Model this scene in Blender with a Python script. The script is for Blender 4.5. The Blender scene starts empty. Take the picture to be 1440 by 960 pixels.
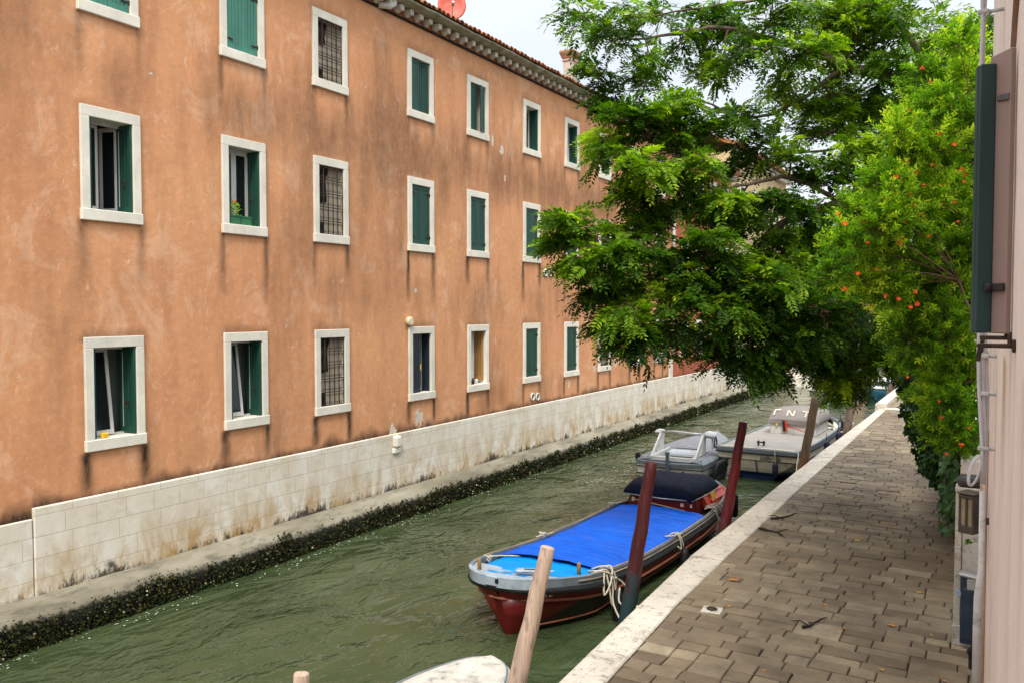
import bpy, math, random
import numpy as np
from mathutils import Vector, Matrix, noise as mn
R = math.radians
rnd = random.Random(7)
rng = np.random.default_rng(11)
sc = bpy.context.scene
C = sc.collection

# ------------------------------------------------------------------ camera numbers
ZC = 5.06
PITCH = R(2.243); YAW = R(29.88); FOC = 1200.0        # focal length in pixels of a 1440 px wide frame
FW = Vector((-math.sin(YAW)*math.cos(PITCH), math.cos(YAW)*math.cos(PITCH), -math.sin(PITCH)))
RT = Vector((math.cos(YAW), math.sin(YAW), 0)); UP = RT.cross(FW)
def at(px, py, s):
    "survey point of the photograph at distance s in front of the lens"
    return Vector((0, 0, ZC)) + (FW + RT*((px-720)/FOC) - UP*((py-480)/FOC))*s

# ------------------------------------------------------------------ node helpers
class NT:
    def __init__(s, name):
        s.m = bpy.data.materials.new(name); s.m.use_nodes = True
        s.t = s.m.node_tree; s.t.nodes.clear()
        s.out = s.n('ShaderNodeOutputMaterial'); s._c = None
    def n(s, ty, **kw):
        nd = s.t.nodes.new(ty)
        for k, v in kw.items(): setattr(nd, k, v)
        return nd
    def l(s, a, b): s.t.links.new(a, b)
    def put(s, sock, v):
        if v is None: return
        if isinstance(v, bpy.types.NodeSocket): s.l(v, sock)
        elif isinstance(v, (tuple, list)) and len(v) == 3 and sock.type == 'RGBA': sock.default_value = (*v, 1)
        else: sock.default_value = v
    def co(s):
        if s._c is None: s._c = s.n('ShaderNodeTexCoord').outputs['Object']
        return s._c
    def mp(s, scale=(1,1,1), loc=(0,0,0), rot=(0,0,0), vec=None):
        m = s.n('ShaderNodeMapping'); s.l(vec or s.co(), m.inputs[0])
        m.inputs['Scale'].default_value = scale; m.inputs['Location'].default_value = loc; m.inputs['Rotation'].default_value = rot
        return m.outputs[0]
    def noise(s, scale, detail=4, rough=.55, vec=None, dist=0):
        x = s.n('ShaderNodeTexNoise'); s.l(vec or s.co(), x.inputs['Vector'])
        x.inputs['Scale'].default_value = scale; x.inputs['Detail'].default_value = detail
        x.inputs['Roughness'].default_value = rough; x.inputs['Distortion'].default_value = dist
        return x.outputs['Fac']
    def ramp(s, f, stops, interp='LINEAR'):
        r = s.n('ShaderNodeValToRGB'); s.l(f, r.inputs[0]); e = r.color_ramp; e.interpolation = interp
        while len(e.elements) < len(stops): e.elements.new(.5)
        for el, (p, c) in zip(e.elements, stops):
            el.position = p; el.color = (*c, 1) if isinstance(c, (tuple, list)) else (c, c, c, 1)
        return r.outputs[0]
    def mix(s, f, a, b, blend='MIX'):
        m = s.n('ShaderNodeMix', data_type='RGBA', blend_type=blend)
        s.put(m.inputs[0], f); s.put(m.inputs[6], a); s.put(m.inputs[7], b)
        return m.outputs[2]
    def ma(s, op, a, b=None, clamp=False):
        m = s.n('ShaderNodeMath', operation=op); m.use_clamp = clamp
        s.put(m.inputs[0], a); s.put(m.inputs[1], b)
        return m.outputs[0]
    def attr(s, name): return s.n('ShaderNodeAttribute', attribute_name=name).outputs['Fac']
    def sep(s, vec=None):
        x = s.n('ShaderNodeSeparateXYZ'); s.l(vec or s.co(), x.inputs[0]); return x.outputs
    def bump(s, h, strength=.3, dist=.02):
        b = s.n('ShaderNodeBump'); s.l(h, b.inputs['Height'])
        b.inputs['Strength'].default_value = strength; b.inputs['Distance'].default_value = dist
        return b.outputs[0]
    def bsdf(s, col, rough=.7, spec=.3, metal=0, normal=None, **kw):
        p = s.n('ShaderNodeBsdfPrincipled')
        s.put(p.inputs['Base Color'], col); s.put(p.inputs['Roughness'], rough)
        s.put(p.inputs['Specular IOR Level'], spec); s.put(p.inputs['Metallic'], metal)
        if normal is not None: s.l(normal, p.inputs['Normal'])
        for k, v in kw.items(): s.put(p.inputs[k.replace('_', ' ')], v)
        s.p = p
        return p.outputs[0]
    def done(s, sh): s.l(sh, s.out.inputs['Surface']); return s.m

def mat(name, col, rough=.7, var=.25, scale=6, bump=.15, bscale=60, spec=.3, metal=0, stretch=(1,1,1), dirt=None, dirtamt=.5, dscale=3, tint=False):
    "plain material: colour broken up by two noises, optional dirt patches, fine bump"
    t = NT(name); v = t.mp(stretch)
    lo = tuple(c*(1-var) for c in col); hi = tuple(min(1, c*(1+var*.7)) for c in col)
    c = t.ramp(t.noise(scale, 5, .6, v), [(.28, lo), (.72, hi)])
    if tint:
        c = t.mix(1, c, t.ramp(t.attr('tint'), [(0, .55), (1, 1.45)]), 'MULTIPLY')
    if dirt:
        f = t.ramp(t.noise(dscale, 6, .65, v, .3), [(.62-.25*dirtamt, 0.0), (.72, 1.0)])
        c = t.mix(t.ma('MULTIPLY', f, .85), c, dirt)
    r = t.ramp(t.noise(scale*2.3, 3, .5, v), [(.3, max(.02, rough-.1)), (.7, min(1, rough+.1))])
    return t.done(t.bsdf(c, r, spec, metal, t.bump(t.noise(bscale, 4, .6, v), bump, .01)))

# ------------------------------------------------------------------ mesh helpers
class MB:
    def __init__(s): s.v = []; s.f = []; s.sm = []; s.mi = []; s.tint = []
    def add(s, vs, fs, smooth=False, mi=0, tint=.5):
        b = len(s.v); s.v += [tuple(v) for v in vs]; s.tint += [tint]*len(vs)
        for f in fs: s.f.append(tuple(b+i for i in f)); s.sm.append(smooth); s.mi.append(mi)
        return s
    def box(s, x0, x1, y0, y1, z0, z1, mi=0, tint=.5, bev=0):
        if bev:
            return s.rbox((x0+x1)/2, (y0+y1)/2, (z0+z1)/2, abs(x1-x0), abs(y1-y0), abs(z1-z0), bev, mi=mi, tint=tint)
        vs = [(x, y, z) for z in (z0, z1) for y in (y0, y1) for x in (x0, x1)]
        return s.add(vs, [(0,2,3,1),(4,5,7,6),(0,1,5,4),(2,6,7,3),(0,4,6,2),(1,3,7,5)], False, mi, tint)
    def rbox(s, cx, cy, cz, sx, sy, sz, b, M=None, mi=0, tint=.5):
        "box with every edge chamfered by b; M turns it about its centre"
        hx, hy, hz = sx/2, sy/2, sz/2; vs = []; idx = {}
        for ix in (-1,1):
            for iy in (-1,1):
                for iz in (-1,1):
                    for k, p in enumerate(((hx, hy-b, hz-b), (hx-b, hy, hz-b), (hx-b, hy-b, hz))):
                        idx[ix,iy,iz,k] = len(vs); vs.append(Vector((ix*p[0], iy*p[1], iz*p[2])))
        fs = []
        g = lambda *a: idx[a]
        for q in (-1,1):
            fs.append((g(q,-1,-1,0), g(q,1,-1,0), g(q,1,1,0), g(q,-1,1,0))[::q])
            fs.append((g(-1,q,-1,1), g(-1,q,1,1), g(1,q,1,1), g(1,q,-1,1))[::q])
            fs.append((g(-1,-1,q,2), g(1,-1,q,2), g(1,1,q,2), g(-1,1,q,2))[::q])
        for a in (-1,1):
            for c in (-1,1):
                fs.append((g(a,c,-1,0), g(a,c,-1,1), g(a,c,1,1), g(a,c,1,0))[::-a*c])
                fs.append((g(a,-1,c,0), g(a,-1,c,2), g(a,1,c,2), g(a,1,c,0))[::a*c] if False else (g(a,-1,c,0), g(a,1,c,0), g(a,1,c,2), g(a,-1,c,2))[::a*c])
                fs.append((g(-1,a,c,1), g(-1,a,c,2), g(1,a,c,2), g(1,a,c,1))[::a*c])
                for d in (-1,1):
                    fs.append((g(a,c,d,0), g(a,c,d,1), g(a,c,d,2))[::a*c*d])
        o = Vector((cx, cy, cz))
        vs = [((M @ v) if M else v)+o for v in vs]
        return s.add(vs, fs, False, mi, tint)
    def loft(s, rings, closed=True, cap=(False, False), smooth=True, mi=0, tint=.5):
        n = len(rings[0]); vs = [p for r in rings for p in r]; fs = []
        for i in range(len(rings)-1):
            for j in range(n if closed else n-1):
                k = (j+1) % n
                fs.append((i*n+j, i*n+k, (i+1)*n+k, (i+1)*n+j))
        s.add(vs, fs, smooth, mi, tint)
        b = len(s.v)-len(vs)
        if cap[0]: s.f.append(tuple(b+j for j in range(n))[::-1]); s.sm.append(False); s.mi.append(mi)
        if cap[1]: s.f.append(tuple(b+(len(rings)-1)*n+j for j in range(n))); s.sm.append(False); s.mi.append(mi)
        return s
    def tube(s, pts, r, n=8, cap=True, mi=0, tint=.5, smooth=True, squash=1):
        pts = [Vector(p) for p in pts]; m = len(pts)
        rr = list(r) if isinstance(r, (list, tuple)) else [r]*m
        rings = []; prev = None
        for i, p in enumerate(pts):
            d = (pts[min(i+1, m-1)]-pts[max(i-1, 0)]).normalized()
            if prev is None:
                a = d.cross(Vector((0,0,1)))
                if a.length < .05: a = d.cross(Vector((1,0,0)))
            else: a = prev - d*prev.dot(d)
            a.normalize(); prev = a; b = d.cross(a)
            rings.append([p + (a*math.cos(2*math.pi*k/n) + b*math.sin(2*math.pi*k/n)*squash)*rr[i] for k in range(n)])
        return s.loft(rings, True, (cap, cap), smooth, mi, tint)
    def lathe(s, cx, cy, prof, n=16, mi=0, tint=.5):
        rings = [[(cx+r*math.cos(2*math.pi*k/n), cy+r*math.sin(2*math.pi*k/n), z) for k in range(n)] for r, z in prof]
        return s.loft(rings, True, (True, True), True, mi, tint)
    def quad(s, a, b, c, d, mi=0, tint=.5): return s.add([a, b, c, d], [(0,1,2,3)], False, mi, tint)
    def slab(s, poly, n, th, mi=0, tint=.5):
        "flat outline given a thickness along n"
        n = Vector(n); k = len(poly); A = [Vector(p) for p in poly]; B = [p+n*th for p in A]
        fs = [tuple(range(k))[::-1], tuple(range(k, 2*k))] + [(i, (i+1) % k, k+(i+1) % k, k+i) for i in range(k)]
        return s.add(A+B, fs, False, mi, tint)

def link(name, me, parent=None):
    o = bpy.data.objects.new(name, me); C.objects.link(o)
    if parent is not None: o.parent = parent
    return o
def mesh_from(name, v, f, m, sm=None, mi=None, tint=None, off=None):
    me = bpy.data.meshes.new(name)
    v = np.asarray(v, dtype=float)
    if off is not None and len(v): v = v - np.array(off)
    me.from_pydata(v.tolist(), [], f)
    for x in (m if isinstance(m, (list, tuple)) else [m]): me.materials.append(x)
    if sm is not None: me.polygons.foreach_set('use_smooth', sm)
    if mi is not None: me.polygons.foreach_set('material_index', mi)
    if tint is not None:
        a = me.attributes.new('tint', 'FLOAT', 'POINT'); a.data.foreach_set('value', np.asarray(tint, dtype=np.float32))
    me.validate(); me.update(); return me
def obj(name, mb, m, parent=None, off=None):
    return link(name, mesh_from(name, mb.v, mb.f, m, mb.sm, mb.mi, mb.tint, off), parent)
def tag(o, label=None, cat=None, group=None, kind=None):
    if label: o['label'] = label
    if cat: o['category'] = cat
    if group: o['group'] = group
    if kind: o['kind'] = kind
    return o
def thing(name, label, cat, loc=(0,0,0), rotz=0, group=None):
    o = link(name, None); o.location = loc; o.rotation_euler = (0, 0, rotz)
    o.empty_display_size = .3
    return tag(o, label, cat, group)
def struct(name, mb, m):
    return tag(obj(name, mb, m), kind='structure')
def text_mesh(body, size, ext=.002, shear=0):
    cu = bpy.data.curves.new('lettering', 'FONT'); cu.body = body; cu.size = size; cu.extrude = ext; cu.shear = shear
    cu.align_x = 'CENTER'; cu.align_y = 'CENTER'; cu.resolution_u = 3
    o = bpy.data.objects.new('lettering', cu); C.objects.link(o)
    dg = bpy.context.evaluated_depsgraph_get()
    me = bpy.data.meshes.new_from_object(o.evaluated_get(dg))
    bpy.data.objects.remove(o); bpy.data.curves.remove(cu)
    return me
def jit(a): return rnd.uniform(-a, a)
# ------------------------------------------------------------------ materials
def plaster(name, c0, c1, dark, light, sk=.36, dka=.22):
    t = NT(name)
    big = t.noise(.35, 6, .6); v = t.mp((1, 1, .28)); streak = t.noise(2.2, 6, .65, v, .4)
    c = t.ramp(big, [(.3, c0), (.7, c1)])
    c = t.mix(t.ma('MULTIPLY', t.ramp(streak, [(.40, 0.), (.72, 1.)]), sk), c, tuple(x*.70 for x in c1))
    grain = t.noise(9, 7, .7)
    c = t.mix(t.ma('MULTIPLY', t.ramp(grain, [(.50, 0.), (.72, 1.)]), .26), c, light)
    pt = t.noise(.9, 7, .7, t.mp((1, 1, .8), (11, 3, 6)), .8)
    c = t.mix(t.ma('MULTIPLY', t.ramp(pt, [(.54, 0.), (.60, 1.)]), .26), c, light)
    scuff = t.noise(5.5, 8, .75, t.mp((1, 1, .55), (3, 1, 7)), .6)
    c = t.mix(t.ma('MULTIPLY', t.ramp(scuff, [(.60, 0.), (.67, 1.)]), .6), c, light)
    scr = t.noise(4, 4, .75, t.mp((1, 4.5, .55), (2, 0, 5)), .2)
    c = t.mix(t.ma('MULTIPLY', t.ramp(scr, [(.66, 0.), (.69, 1.)]), .5), c, light)
    dk = t.noise(2.6, 7, .72, t.mp((1, 1, .7), (8, 4, 2)), .5)
    c = t.mix(t.ma('MULTIPLY', t.ramp(dk, [(.53, 0.), (.70, 1.)]), dka), c, tuple(x*.55 for x in c1))
    st = t.attr('stain')
    sm = t.ma('MULTIPLY', st, t.ramp(t.noise(7, 7, .72, t.mp((1, 1, .4))), [(.25, .62), (.65, 1.15)]), True)
    c = t.mix(sm, c, dark)
    c = t.mix(t.ma('MULTIPLY', t.ramp(t.noise(46, 5, .7), [(.60, 0.), (.72, 1.)]), .16), c, dark)
    pe = t.ma('ADD', t.attr('peel'), t.ma('MULTIPLY', t.ma('SUBTRACT', t.noise(7, 7, .75), .5), 1.9))
    c = t.mix(t.ramp(pe, [(.56, 0.), (.60, 1.)]), c, t.ramp(t.noise(14, 5, .6), [(.3, (.52, .44, .36)), (.7, (.68, .62, .52))]))
    h = t.ma('ADD', t.noise(3, 5, .6), t.ma('MULTIPLY', t.noise(60, 4, .7), .3))
    return t.done(t.bsdf(c, .88, .15, 0, t.bump(h, .6, .03)))
M_ORANGE = plaster('orange_plaster', (.715, .352, .170), (.62, .282, .136), (.045, .027, .018), (.84, .57, .39))
M_RED = plaster('red_plaster', (.46, .13, .07), (.40, .105, .06), (.12, .05, .03), (.6, .25, .15))
M_YELLOW = plaster('yellow_plaster', (.62, .49, .28), (.54, .41, .22), (.2, .14, .08), (.68, .52, .3))
M_PINK = plaster('pale_pink_plaster', (.82, .69, .61), (.77, .63, .55), (.36, .19, .07), (.86, .75, .67), .18, .08)
M_FARPINK = plaster('far_pink_plaster', (.55, .26, .18), (.5, .24, .17), (.2, .1, .07), (.6, .35, .25))

def stone_blocks():
    t = NT('white_block_stone')
    v = t.mp((1, 1, 1), (0, 0, 0))
    x, y, z = t.sep()
    cx = t.n('ShaderNodeCombineXYZ'); t.l(t.ma('ADD', y, x), cx.inputs[0]); t.l(z, cx.inputs[1])
    wob = t.noise(1.3, 3, .5)
    b = t.n('ShaderNodeTexBrick', offset=.41, squash=.66, squash_frequency=3, offset_frequency=2); t.l(cx.outputs[0], b.inputs['Vector'])
    b.inputs['Scale'].default_value = 1; b.inputs['Mortar Size'].default_value = .006; b.inputs['Mortar Smooth'].default_value = .3
    b.inputs['Brick Width'].default_value = .83; b.inputs['Row Height'].default_value = .335; b.inputs['Bias'].default_value = 0
    b.inputs['Color1'].default_value = (.78, .74, .66, 1); b.inputs['Color2'].default_value = (.66, .60, .47, 1); b.inputs['Mortar'].default_value = (.30, .21, .11, 1)
    c = t.mix(.5, b.outputs[0], t.ramp(t.noise(1.1, 6, .65), [(.3, (.66, .58, .44)), (.7, (.80, .77, .71))]))
    # ochre run-off, strongest low down
    low = t.ma('SUBTRACT', 1.0, t.ma('DIVIDE', t.ma('SUBTRACT', z, .02), 1.05), True)
    och = t.ma('MULTIPLY', t.ramp(t.noise(2.0, 7, .7, t.mp((1, 1, .5), (4, 2, 1)), .4), [(.40, 0.), (.62, 1.)]), t.ma('ADD', t.ma('MULTIPLY', low, 1.0), .22))
    c = t.mix(och, c, (.44, .285, .12))
    bl = t.noise(3.5, 3, .5, t.mp((1, 1, 1.6), (6, 1, 4)))
    c = t.mix(t.ma('MULTIPLY', t.ramp(bl, [(.56, 0.), (.66, 1.)]), .35), c, (.50, .43, .32))
    c = t.mix(t.ma('MULTIPLY', t.ramp(t.noise(22, 5, .7), [(.55, 0.), (.7, 1.)]), .18), c, (.3, .26, .2))
    # black mould along the foot, broken into patches
    hz = t.ma('SUBTRACT', 1.0, t.ma('DIVIDE', t.ma('SUBTRACT', z, .02), .40), True)
    mo = t.ma('ADD', t.ma('MULTIPLY', hz, 1.0), t.ma('MULTIPLY', t.ma('ADD', t.ma('MULTIPLY', t.ma('SUBTRACT', t.noise(.9, 4, .6, t.mp((1, 1, .6), (9, 3, 2)), .2), .53), 2.0), t.ma('MULTIPLY', t.ma('SUBTRACT', t.noise(7, 8, .8, t.mp((1, 1, .45), (1, 3, 2)), .3), .5), 2.8)), 1.0))
    c = t.mix(t.ma('MULTIPLY', t.ramp(mo, [(.55, 0.), (.93, 1.)]), .93), c, (.024, .018, .010))
    hh = t.ma('ADD', t.ma('MULTIPLY', b.outputs['Fac'], -1.0), t.ma('MULTIPLY', t.noise(30, 5, .7), .25))
    return t.done(t.bsdf(c, .8, .25, 0, t.bump(hh, .5, .012)))
M_BLOCK = stone_blocks()

def istrian(name, col=(.70, .66, .57), rust=.25, speck=0.0):
    t = NT(name)
    c = t.ramp(t.noise(1.6, 6, .6), [(.3, tuple(x*.86 for x in col)), (.7, tuple(min(1, x*1.1) for x in col))])
    c = t.mix(1, c, t.ramp(t.attr('tint'), [(0, .82), (1, 1.18)]), 'MULTIPLY')
    c = t.mix(t.ma('MULTIPLY', t.ramp(t.noise(4.5, 7, .7, t.mp((1, 1, .5), (2, 5, 1))), [(.55, 0.), (.75, 1.)]), rust), c, (.40, .28, .13))
    c = t.mix(t.ma('MULTIPLY', t.ramp(t.noise(38, 6, .7), [(.56, 0.), (.68, 1.)]), .25+speck), c, (.16, .14, .11))
    if speck:
        c = t.mix(t.ma('MULTIPLY', t.ramp(t.noise(9, 8, .8, None, .2), [(.52, 0.), (.60, 1.)]), speck), c, (.12, .105, .085))
    return t.done(t.bsdf(c, .75, .25, 0, t.bump(t.noise(45, 6, .7), .35, .01)))
M_FRAME = istrian('white_frame_stone', (.72, .675, .57), .28)
M_COPING = istrian('quay_coping_stone', (.56, .50, .41), .25, .62)
M_POST = istrian('speckled_post_stone', (.50, .46, .38), .1, .55)

def paving():
    t = NT('grey_paving_stone')
    a = t.attr('tint')
    c = t.ramp(a, [(0, (.105, .076, .046)), (.35, (.185, .140, .088)), (.7, (.245, .192, .124)), (1, (.35, .285, .195))])
    c = t.mix(.75, c, t.ramp(t.noise(2.2, 6, .65), [(.28, (.45, .44, .42)), (.72, (1.3, 1.27, 1.2))]), 'MULTIPLY')
    c = t.mix(t.ma('MULTIPLY', t.ramp(t.noise(.55, 6, .65, None, .5), [(.5, 0.), (.7, 1.)]), .5), c, (.075, .055, .036))
    c = t.mix(t.ma('MULTIPLY', t.ramp(t.noise(30, 6, .75), [(.52, 0.), (.7, 1.)]), .45), c, (.07, .055, .04))
    c = t.mix(t.ma('MULTIPLY', t.ramp(t.noise(55, 4, .7), [(.6, 0.), (.72, 1.)]), .35), c, (.36, .31, .25))
    r = t.ramp(t.noise(3, 5, .6), [(.3, .55), (.7, .8)])
    return t.done(t.bsdf(c, r, .3, 0, t.bump(t.ma('ADD', t.noise(24, 6, .7), t.noise(110, 3, .6)), .5, .008)))
M_PAVE = paving()
M_JOINT = mat('dark_joint_earth', (.035, .028, .020), .95, .4, 20, .5, 80)
def concrete():
    t = NT('wet_concrete'); x, y, z = t.sep(); v = t.mp((1, .35, 1))
    c = t.ramp(t.noise(1.4, 7, .65, v), [(.28, (.13, .112, .078)), (.5, (.235, .21, .15)), (.72, (.34, .31, .24))])
    c = t.mix(t.ma('MULTIPLY', t.ramp(t.noise(3.4, 7, .75, v, .3), [(.50, 0.), (.62, 1.)]), .6), c, (.075, .065, .045))
    e = t.ma('ADD', t.ma('MULTIPLY', t.ma('SUBTRACT', .41, z), 7.0), t.ma('MULTIPLY', t.ma('SUBTRACT', t.noise(8, 7, .75), .5), 2.2))
    c = t.mix(t.ramp(e, [(0., 0.), (.6, 1.)]), c, (.010, .011, .006))
    return t.done(t.bsdf(c, .75, .2, 0, t.bump(t.noise(30, 5, .7), .4, .01)))
M_CONC = concrete()
M_EARTH = mat('ground_earth', (.12, .10, .07), .95, .3, .5, .2, 8)
M_QUAYSIDE = mat('wet_quay_brick', (.10, .085, .06), .7, .5, 3, .5, 25, dirt=(.03, .035, .02), dirtamt=.6)

def water():
    t = NT('green_canal_water')
    x, y, z = t.sep()
    v1 = t.mp((1.0, .62, 1), rot=(0, 0, R(24)))
    n1 = t.noise(1.25, 3, .5, v1, .9); n2 = t.noise(4.2, 4, .55, t.mp((1, .55, 1), (3, 1, 0), (0, 0, R(-18))), .8); n3 = t.noise(15, 3, .6, t.mp((1, .6, 1)), .4)
    rid = t.ma('ABSOLUTE', t.ma('SUBTRACT', t.noise(2.1, 4, .5, t.mp((1, .5, 1), (7, 2, 0), (0, 0, R(35))), 1.2), .5))
    calm = t.ramp(t.noise(.42, 3, .5, t.mp((1, .7, 1), (5, 9, 0))), [(.38, .12), (.60, 1.15)])
    h = t.ma('ADD', t.ma('MULTIPLY', n1, 1.3), t.ma('MULTIPLY', calm, t.ma('ADD', t.ma('MULTIPLY', n2, .42), t.ma('ADD', t.ma('MULTIPLY', n3, .045), t.ma('MULTIPLY', rid, -.45)))))
    c = t.ramp(t.noise(.5, 4, .5), [(.3, (.030, .046, .018)), (.7, (.056, .076, .032))])
    sh = t.bsdf(c, .07, .5, 0, t.bump(h, 1.0, .125), IOR=1.33)
    return t.done(sh)
M_WATER = water()

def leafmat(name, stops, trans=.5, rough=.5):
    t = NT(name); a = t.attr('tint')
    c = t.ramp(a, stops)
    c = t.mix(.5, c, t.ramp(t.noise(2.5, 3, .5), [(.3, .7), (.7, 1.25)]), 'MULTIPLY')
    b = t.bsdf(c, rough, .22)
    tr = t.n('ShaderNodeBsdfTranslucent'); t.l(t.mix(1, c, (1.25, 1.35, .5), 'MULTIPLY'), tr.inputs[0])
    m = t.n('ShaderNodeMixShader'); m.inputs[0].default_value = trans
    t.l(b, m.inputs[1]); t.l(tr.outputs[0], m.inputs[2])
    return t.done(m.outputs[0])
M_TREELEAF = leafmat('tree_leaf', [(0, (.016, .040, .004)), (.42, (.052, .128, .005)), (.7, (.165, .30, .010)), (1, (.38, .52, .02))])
M_POMLEAF = leafmat('pomegranate_leaf', [(0, (.026, .070, .004)), (.35, (.095, .24, .007)), (.65, (.24, .45, .012)), (1, (.58, .70, .04))])
M_IVY = leafmat('ivy_leaf', [(0, (.014, .036, .010)), (.6, (.032, .078, .018)), (1, (.08, .15, .03))], .2, .35)
M_BARK = mat('grey_brown_bark', (.12, .085, .055), .9, .35, 9, .6, 30, stretch=(1, 1, .3))
M_TWIG = mat('twig_brown', (.16, .10, .05), .85, .3, 9, .3, 30)
M_FLOWER = mat('orange_flower', (.80, .11, .010), .6, .35, 25, .1, 60)
def weed():
    t = NT('seaweed_and_mussels'); a = t.attr('tint')
    c = t.ramp(a, [(0, (.003, .003, .002)), (.35, (.008, .010, .004)), (.55, (.026, .026, .008)), (.72, (.030, .060, .012)), (.85, (.085, .075, .018)), (.945, (.17, .13, .05)), (1, (.5, .45, .36))])
    return t.done(t.bsdf(c, .55, .10))
M_WEED = weed()

# painted shutters
def painted(name, col, wear, wcol, rough=.5):
    t = NT(name)
    c = t.ramp(t.noise(5, 5, .6, t.mp((1, 1, .2))), [(.3, tuple(x*.78 for x in col)), (.7, tuple(x*1.2 for x in col))])
    c = t.mix(1, c, t.ramp(t.attr('tint'), [(0, .7), (1, 1.3)]), 'MULTIPLY')
    c = t.mix(t.ma('MULTIPLY', t.ramp(t.noise(16, 7, .75, t.mp((1, 1, .4)), .3), [(.70-.1*wear, 0.), (.76-.1*wear, 1.)]), .7), c, wcol)
    return t.done(t.bsdf(c, rough, .35, 0, t.bump(t.noise(40, 4, .6, t.mp((1, 1, .15))), .25, .006)))
M_GREEN = painted('green_shutter_paint', (.010, .056, .037), .5, (.22, .25, .19))
M_PALEGREEN = painted('faded_green_shutter_paint', (.055, .20, .145), .4, (.05, .09, .07))
M_DKGREEN = painted('dark_green_shutter_paint', (.010, .045, .034), .3, (.18, .2, .16))
M_NAVYSHUT = painted('blue_black_shutter_paint', (.012, .020, .032), .3, (.15, .15, .15))
M_CASE = painted('white_casement_paint', (.58, .56, .52), .2, (.3, .27, .22), .4)
M_WOOD = mat('brown_wood', (.30, .15, .04), .7, .35, 6, .3, 40, stretch=(1, 1, .15))
M_IRON = mat('rusty_iron', (.055, .034, .022), .75, .5, 20, .3, 80, metal=.2)
M_CURT = mat('cream_curtain', (.60, .52, .40), .9, .2, 3, .2, 30, stretch=(1, 1, .2))
M_WCURT = mat('white_curtain', (.68, .66, .62), .9, .15, 3, .2, 30, stretch=(1, 1, .2))
M_DARK = mat('dark_interior', (.02, .018, .016), .9, .3, 3, .1, 20)
def glass():
    t = NT('window_glass')
    return t.done(t.bsdf((.012, .016, .016), .04, .5, IOR=1.5))
M_GLASS = glass()
M_BLIND = mat('grey_green_blind', (.09, .12, .105), .6, .15, 3, .1, 30)
M_TILE = mat('terracotta_tile', (.36, .135, .06), .85, .5, 3, .4, 30, tint=True, dirt=(.16, .14, .06), dirtamt=.5, dscale=2)
M_CORN = mat('mossy_cornice_stone', (.34, .31, .235), .9, .5, 2.5, .7, 25, dirt=(.15, .145, .035), dirtamt=.9, dscale=3.2)
M_BRACK = mat('pale_bracket_stone', (.62, .57, .48), .85, .25, 5, .4, 40)
M_BRICKRED = mat('red_brick_band', (.38, .13, .06), .9, .35, 6, .5, 40)
M_DISH = mat('faded_red_dish', (.56, .115, .075), .5, .15, 5, .05, 40, dirt=(.6, .4, .33), dirtamt=.2, dscale=9)
M_METAL = mat('galvanised_metal', (.42, .42, .41), .45, .2, 9, .1, 60, metal=.6)
M_WHITEPL = mat('dirty_white_plastic', (.62, .60, .56), .5, .15, 5, .1, 60, dirt=(.3, .27, .2), dirtamt=.2)
# boats and poles
M_BLUETARP = mat('blue_tarpaulin', (.0, .092, .56), .5, .28, 2, .35, 22, spec=.12, dirt=(.03, .10, .42), dirtamt=.3, dscale=1.6, stretch=(1, 4, 1))
M_CYANTARP = mat('bright_blue_tarpaulin', (.0, .23, .62), .55, .2, 3, .25, 26, spec=.08, stretch=(1, 3, 1))
M_NAVY = mat('navy_canvas', (.004, .008, .024), .75, .3, 4, .3, 50, spec=.12)
M_BOWGREY = mat('pale_grey_blue_paint', (.30, .36, .40), .5, .2, 4, .15, 50, dirt=(.15, .13, .1), dirtamt=.3, dscale=6)
M_GREYRAIL = mat('grey_blue_paint', (.15, .18, .20), .5, .2, 4, .15, 50, dirt=(.15, .13, .1), dirtamt=.25, dscale=6)
M_RUBBER = mat('black_rubber', (.012, .012, .013), .55, .3, 8, .2, 60)
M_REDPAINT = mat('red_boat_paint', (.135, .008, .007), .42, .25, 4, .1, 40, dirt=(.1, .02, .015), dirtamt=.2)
M_ORANGEPAINT = mat('orange_red_paint', (.56, .045, .012), .45, .2, 4, .1, 40)
M_STRAKE = mat('salmon_strake_paint', (.36, .12, .07), .6, .3, 7, .2, 50, stretch=(1, .3, 1), dirt=(.06, .04, .03), dirtamt=.45, dscale=5)
def barge_hull_mat():
    t = NT('red_to_black_hull'); x, y, z = t.sep()
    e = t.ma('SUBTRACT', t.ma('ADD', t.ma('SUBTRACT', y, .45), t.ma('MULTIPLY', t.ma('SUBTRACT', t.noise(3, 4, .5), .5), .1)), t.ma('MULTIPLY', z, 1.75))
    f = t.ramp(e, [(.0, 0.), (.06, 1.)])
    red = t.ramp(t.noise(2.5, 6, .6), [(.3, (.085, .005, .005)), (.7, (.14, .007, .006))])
    c = t.mix(f, red, (.008, .007, .007))  # hull colour is red by the bow, turning near black low down and aft
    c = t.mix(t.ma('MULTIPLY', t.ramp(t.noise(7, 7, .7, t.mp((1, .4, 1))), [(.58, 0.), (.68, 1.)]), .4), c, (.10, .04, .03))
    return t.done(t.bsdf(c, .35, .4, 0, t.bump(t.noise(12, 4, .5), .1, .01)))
M_BARGE = barge_hull_mat()
M_CREAM = mat('cream_boat_paint', (.72, .67, .54), .45, .15, 3, .1, 40, dirt=(.25, .2, .12), dirtamt=.25, dscale=4)
M_WHITEBOAT = mat('white_boat_paint', (.56, .55, .52), .4, .18, 3, .08, 40, dirt=(.35, .32, .26), dirtamt=.25, dscale=5)
M_GREYDECK = mat('pale_grey_deck', (.21, .225, .245), .6, .25, 3, .1, 60, dirt=(.14, .14, .14), dirtamt=.4, dscale=4)
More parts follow.
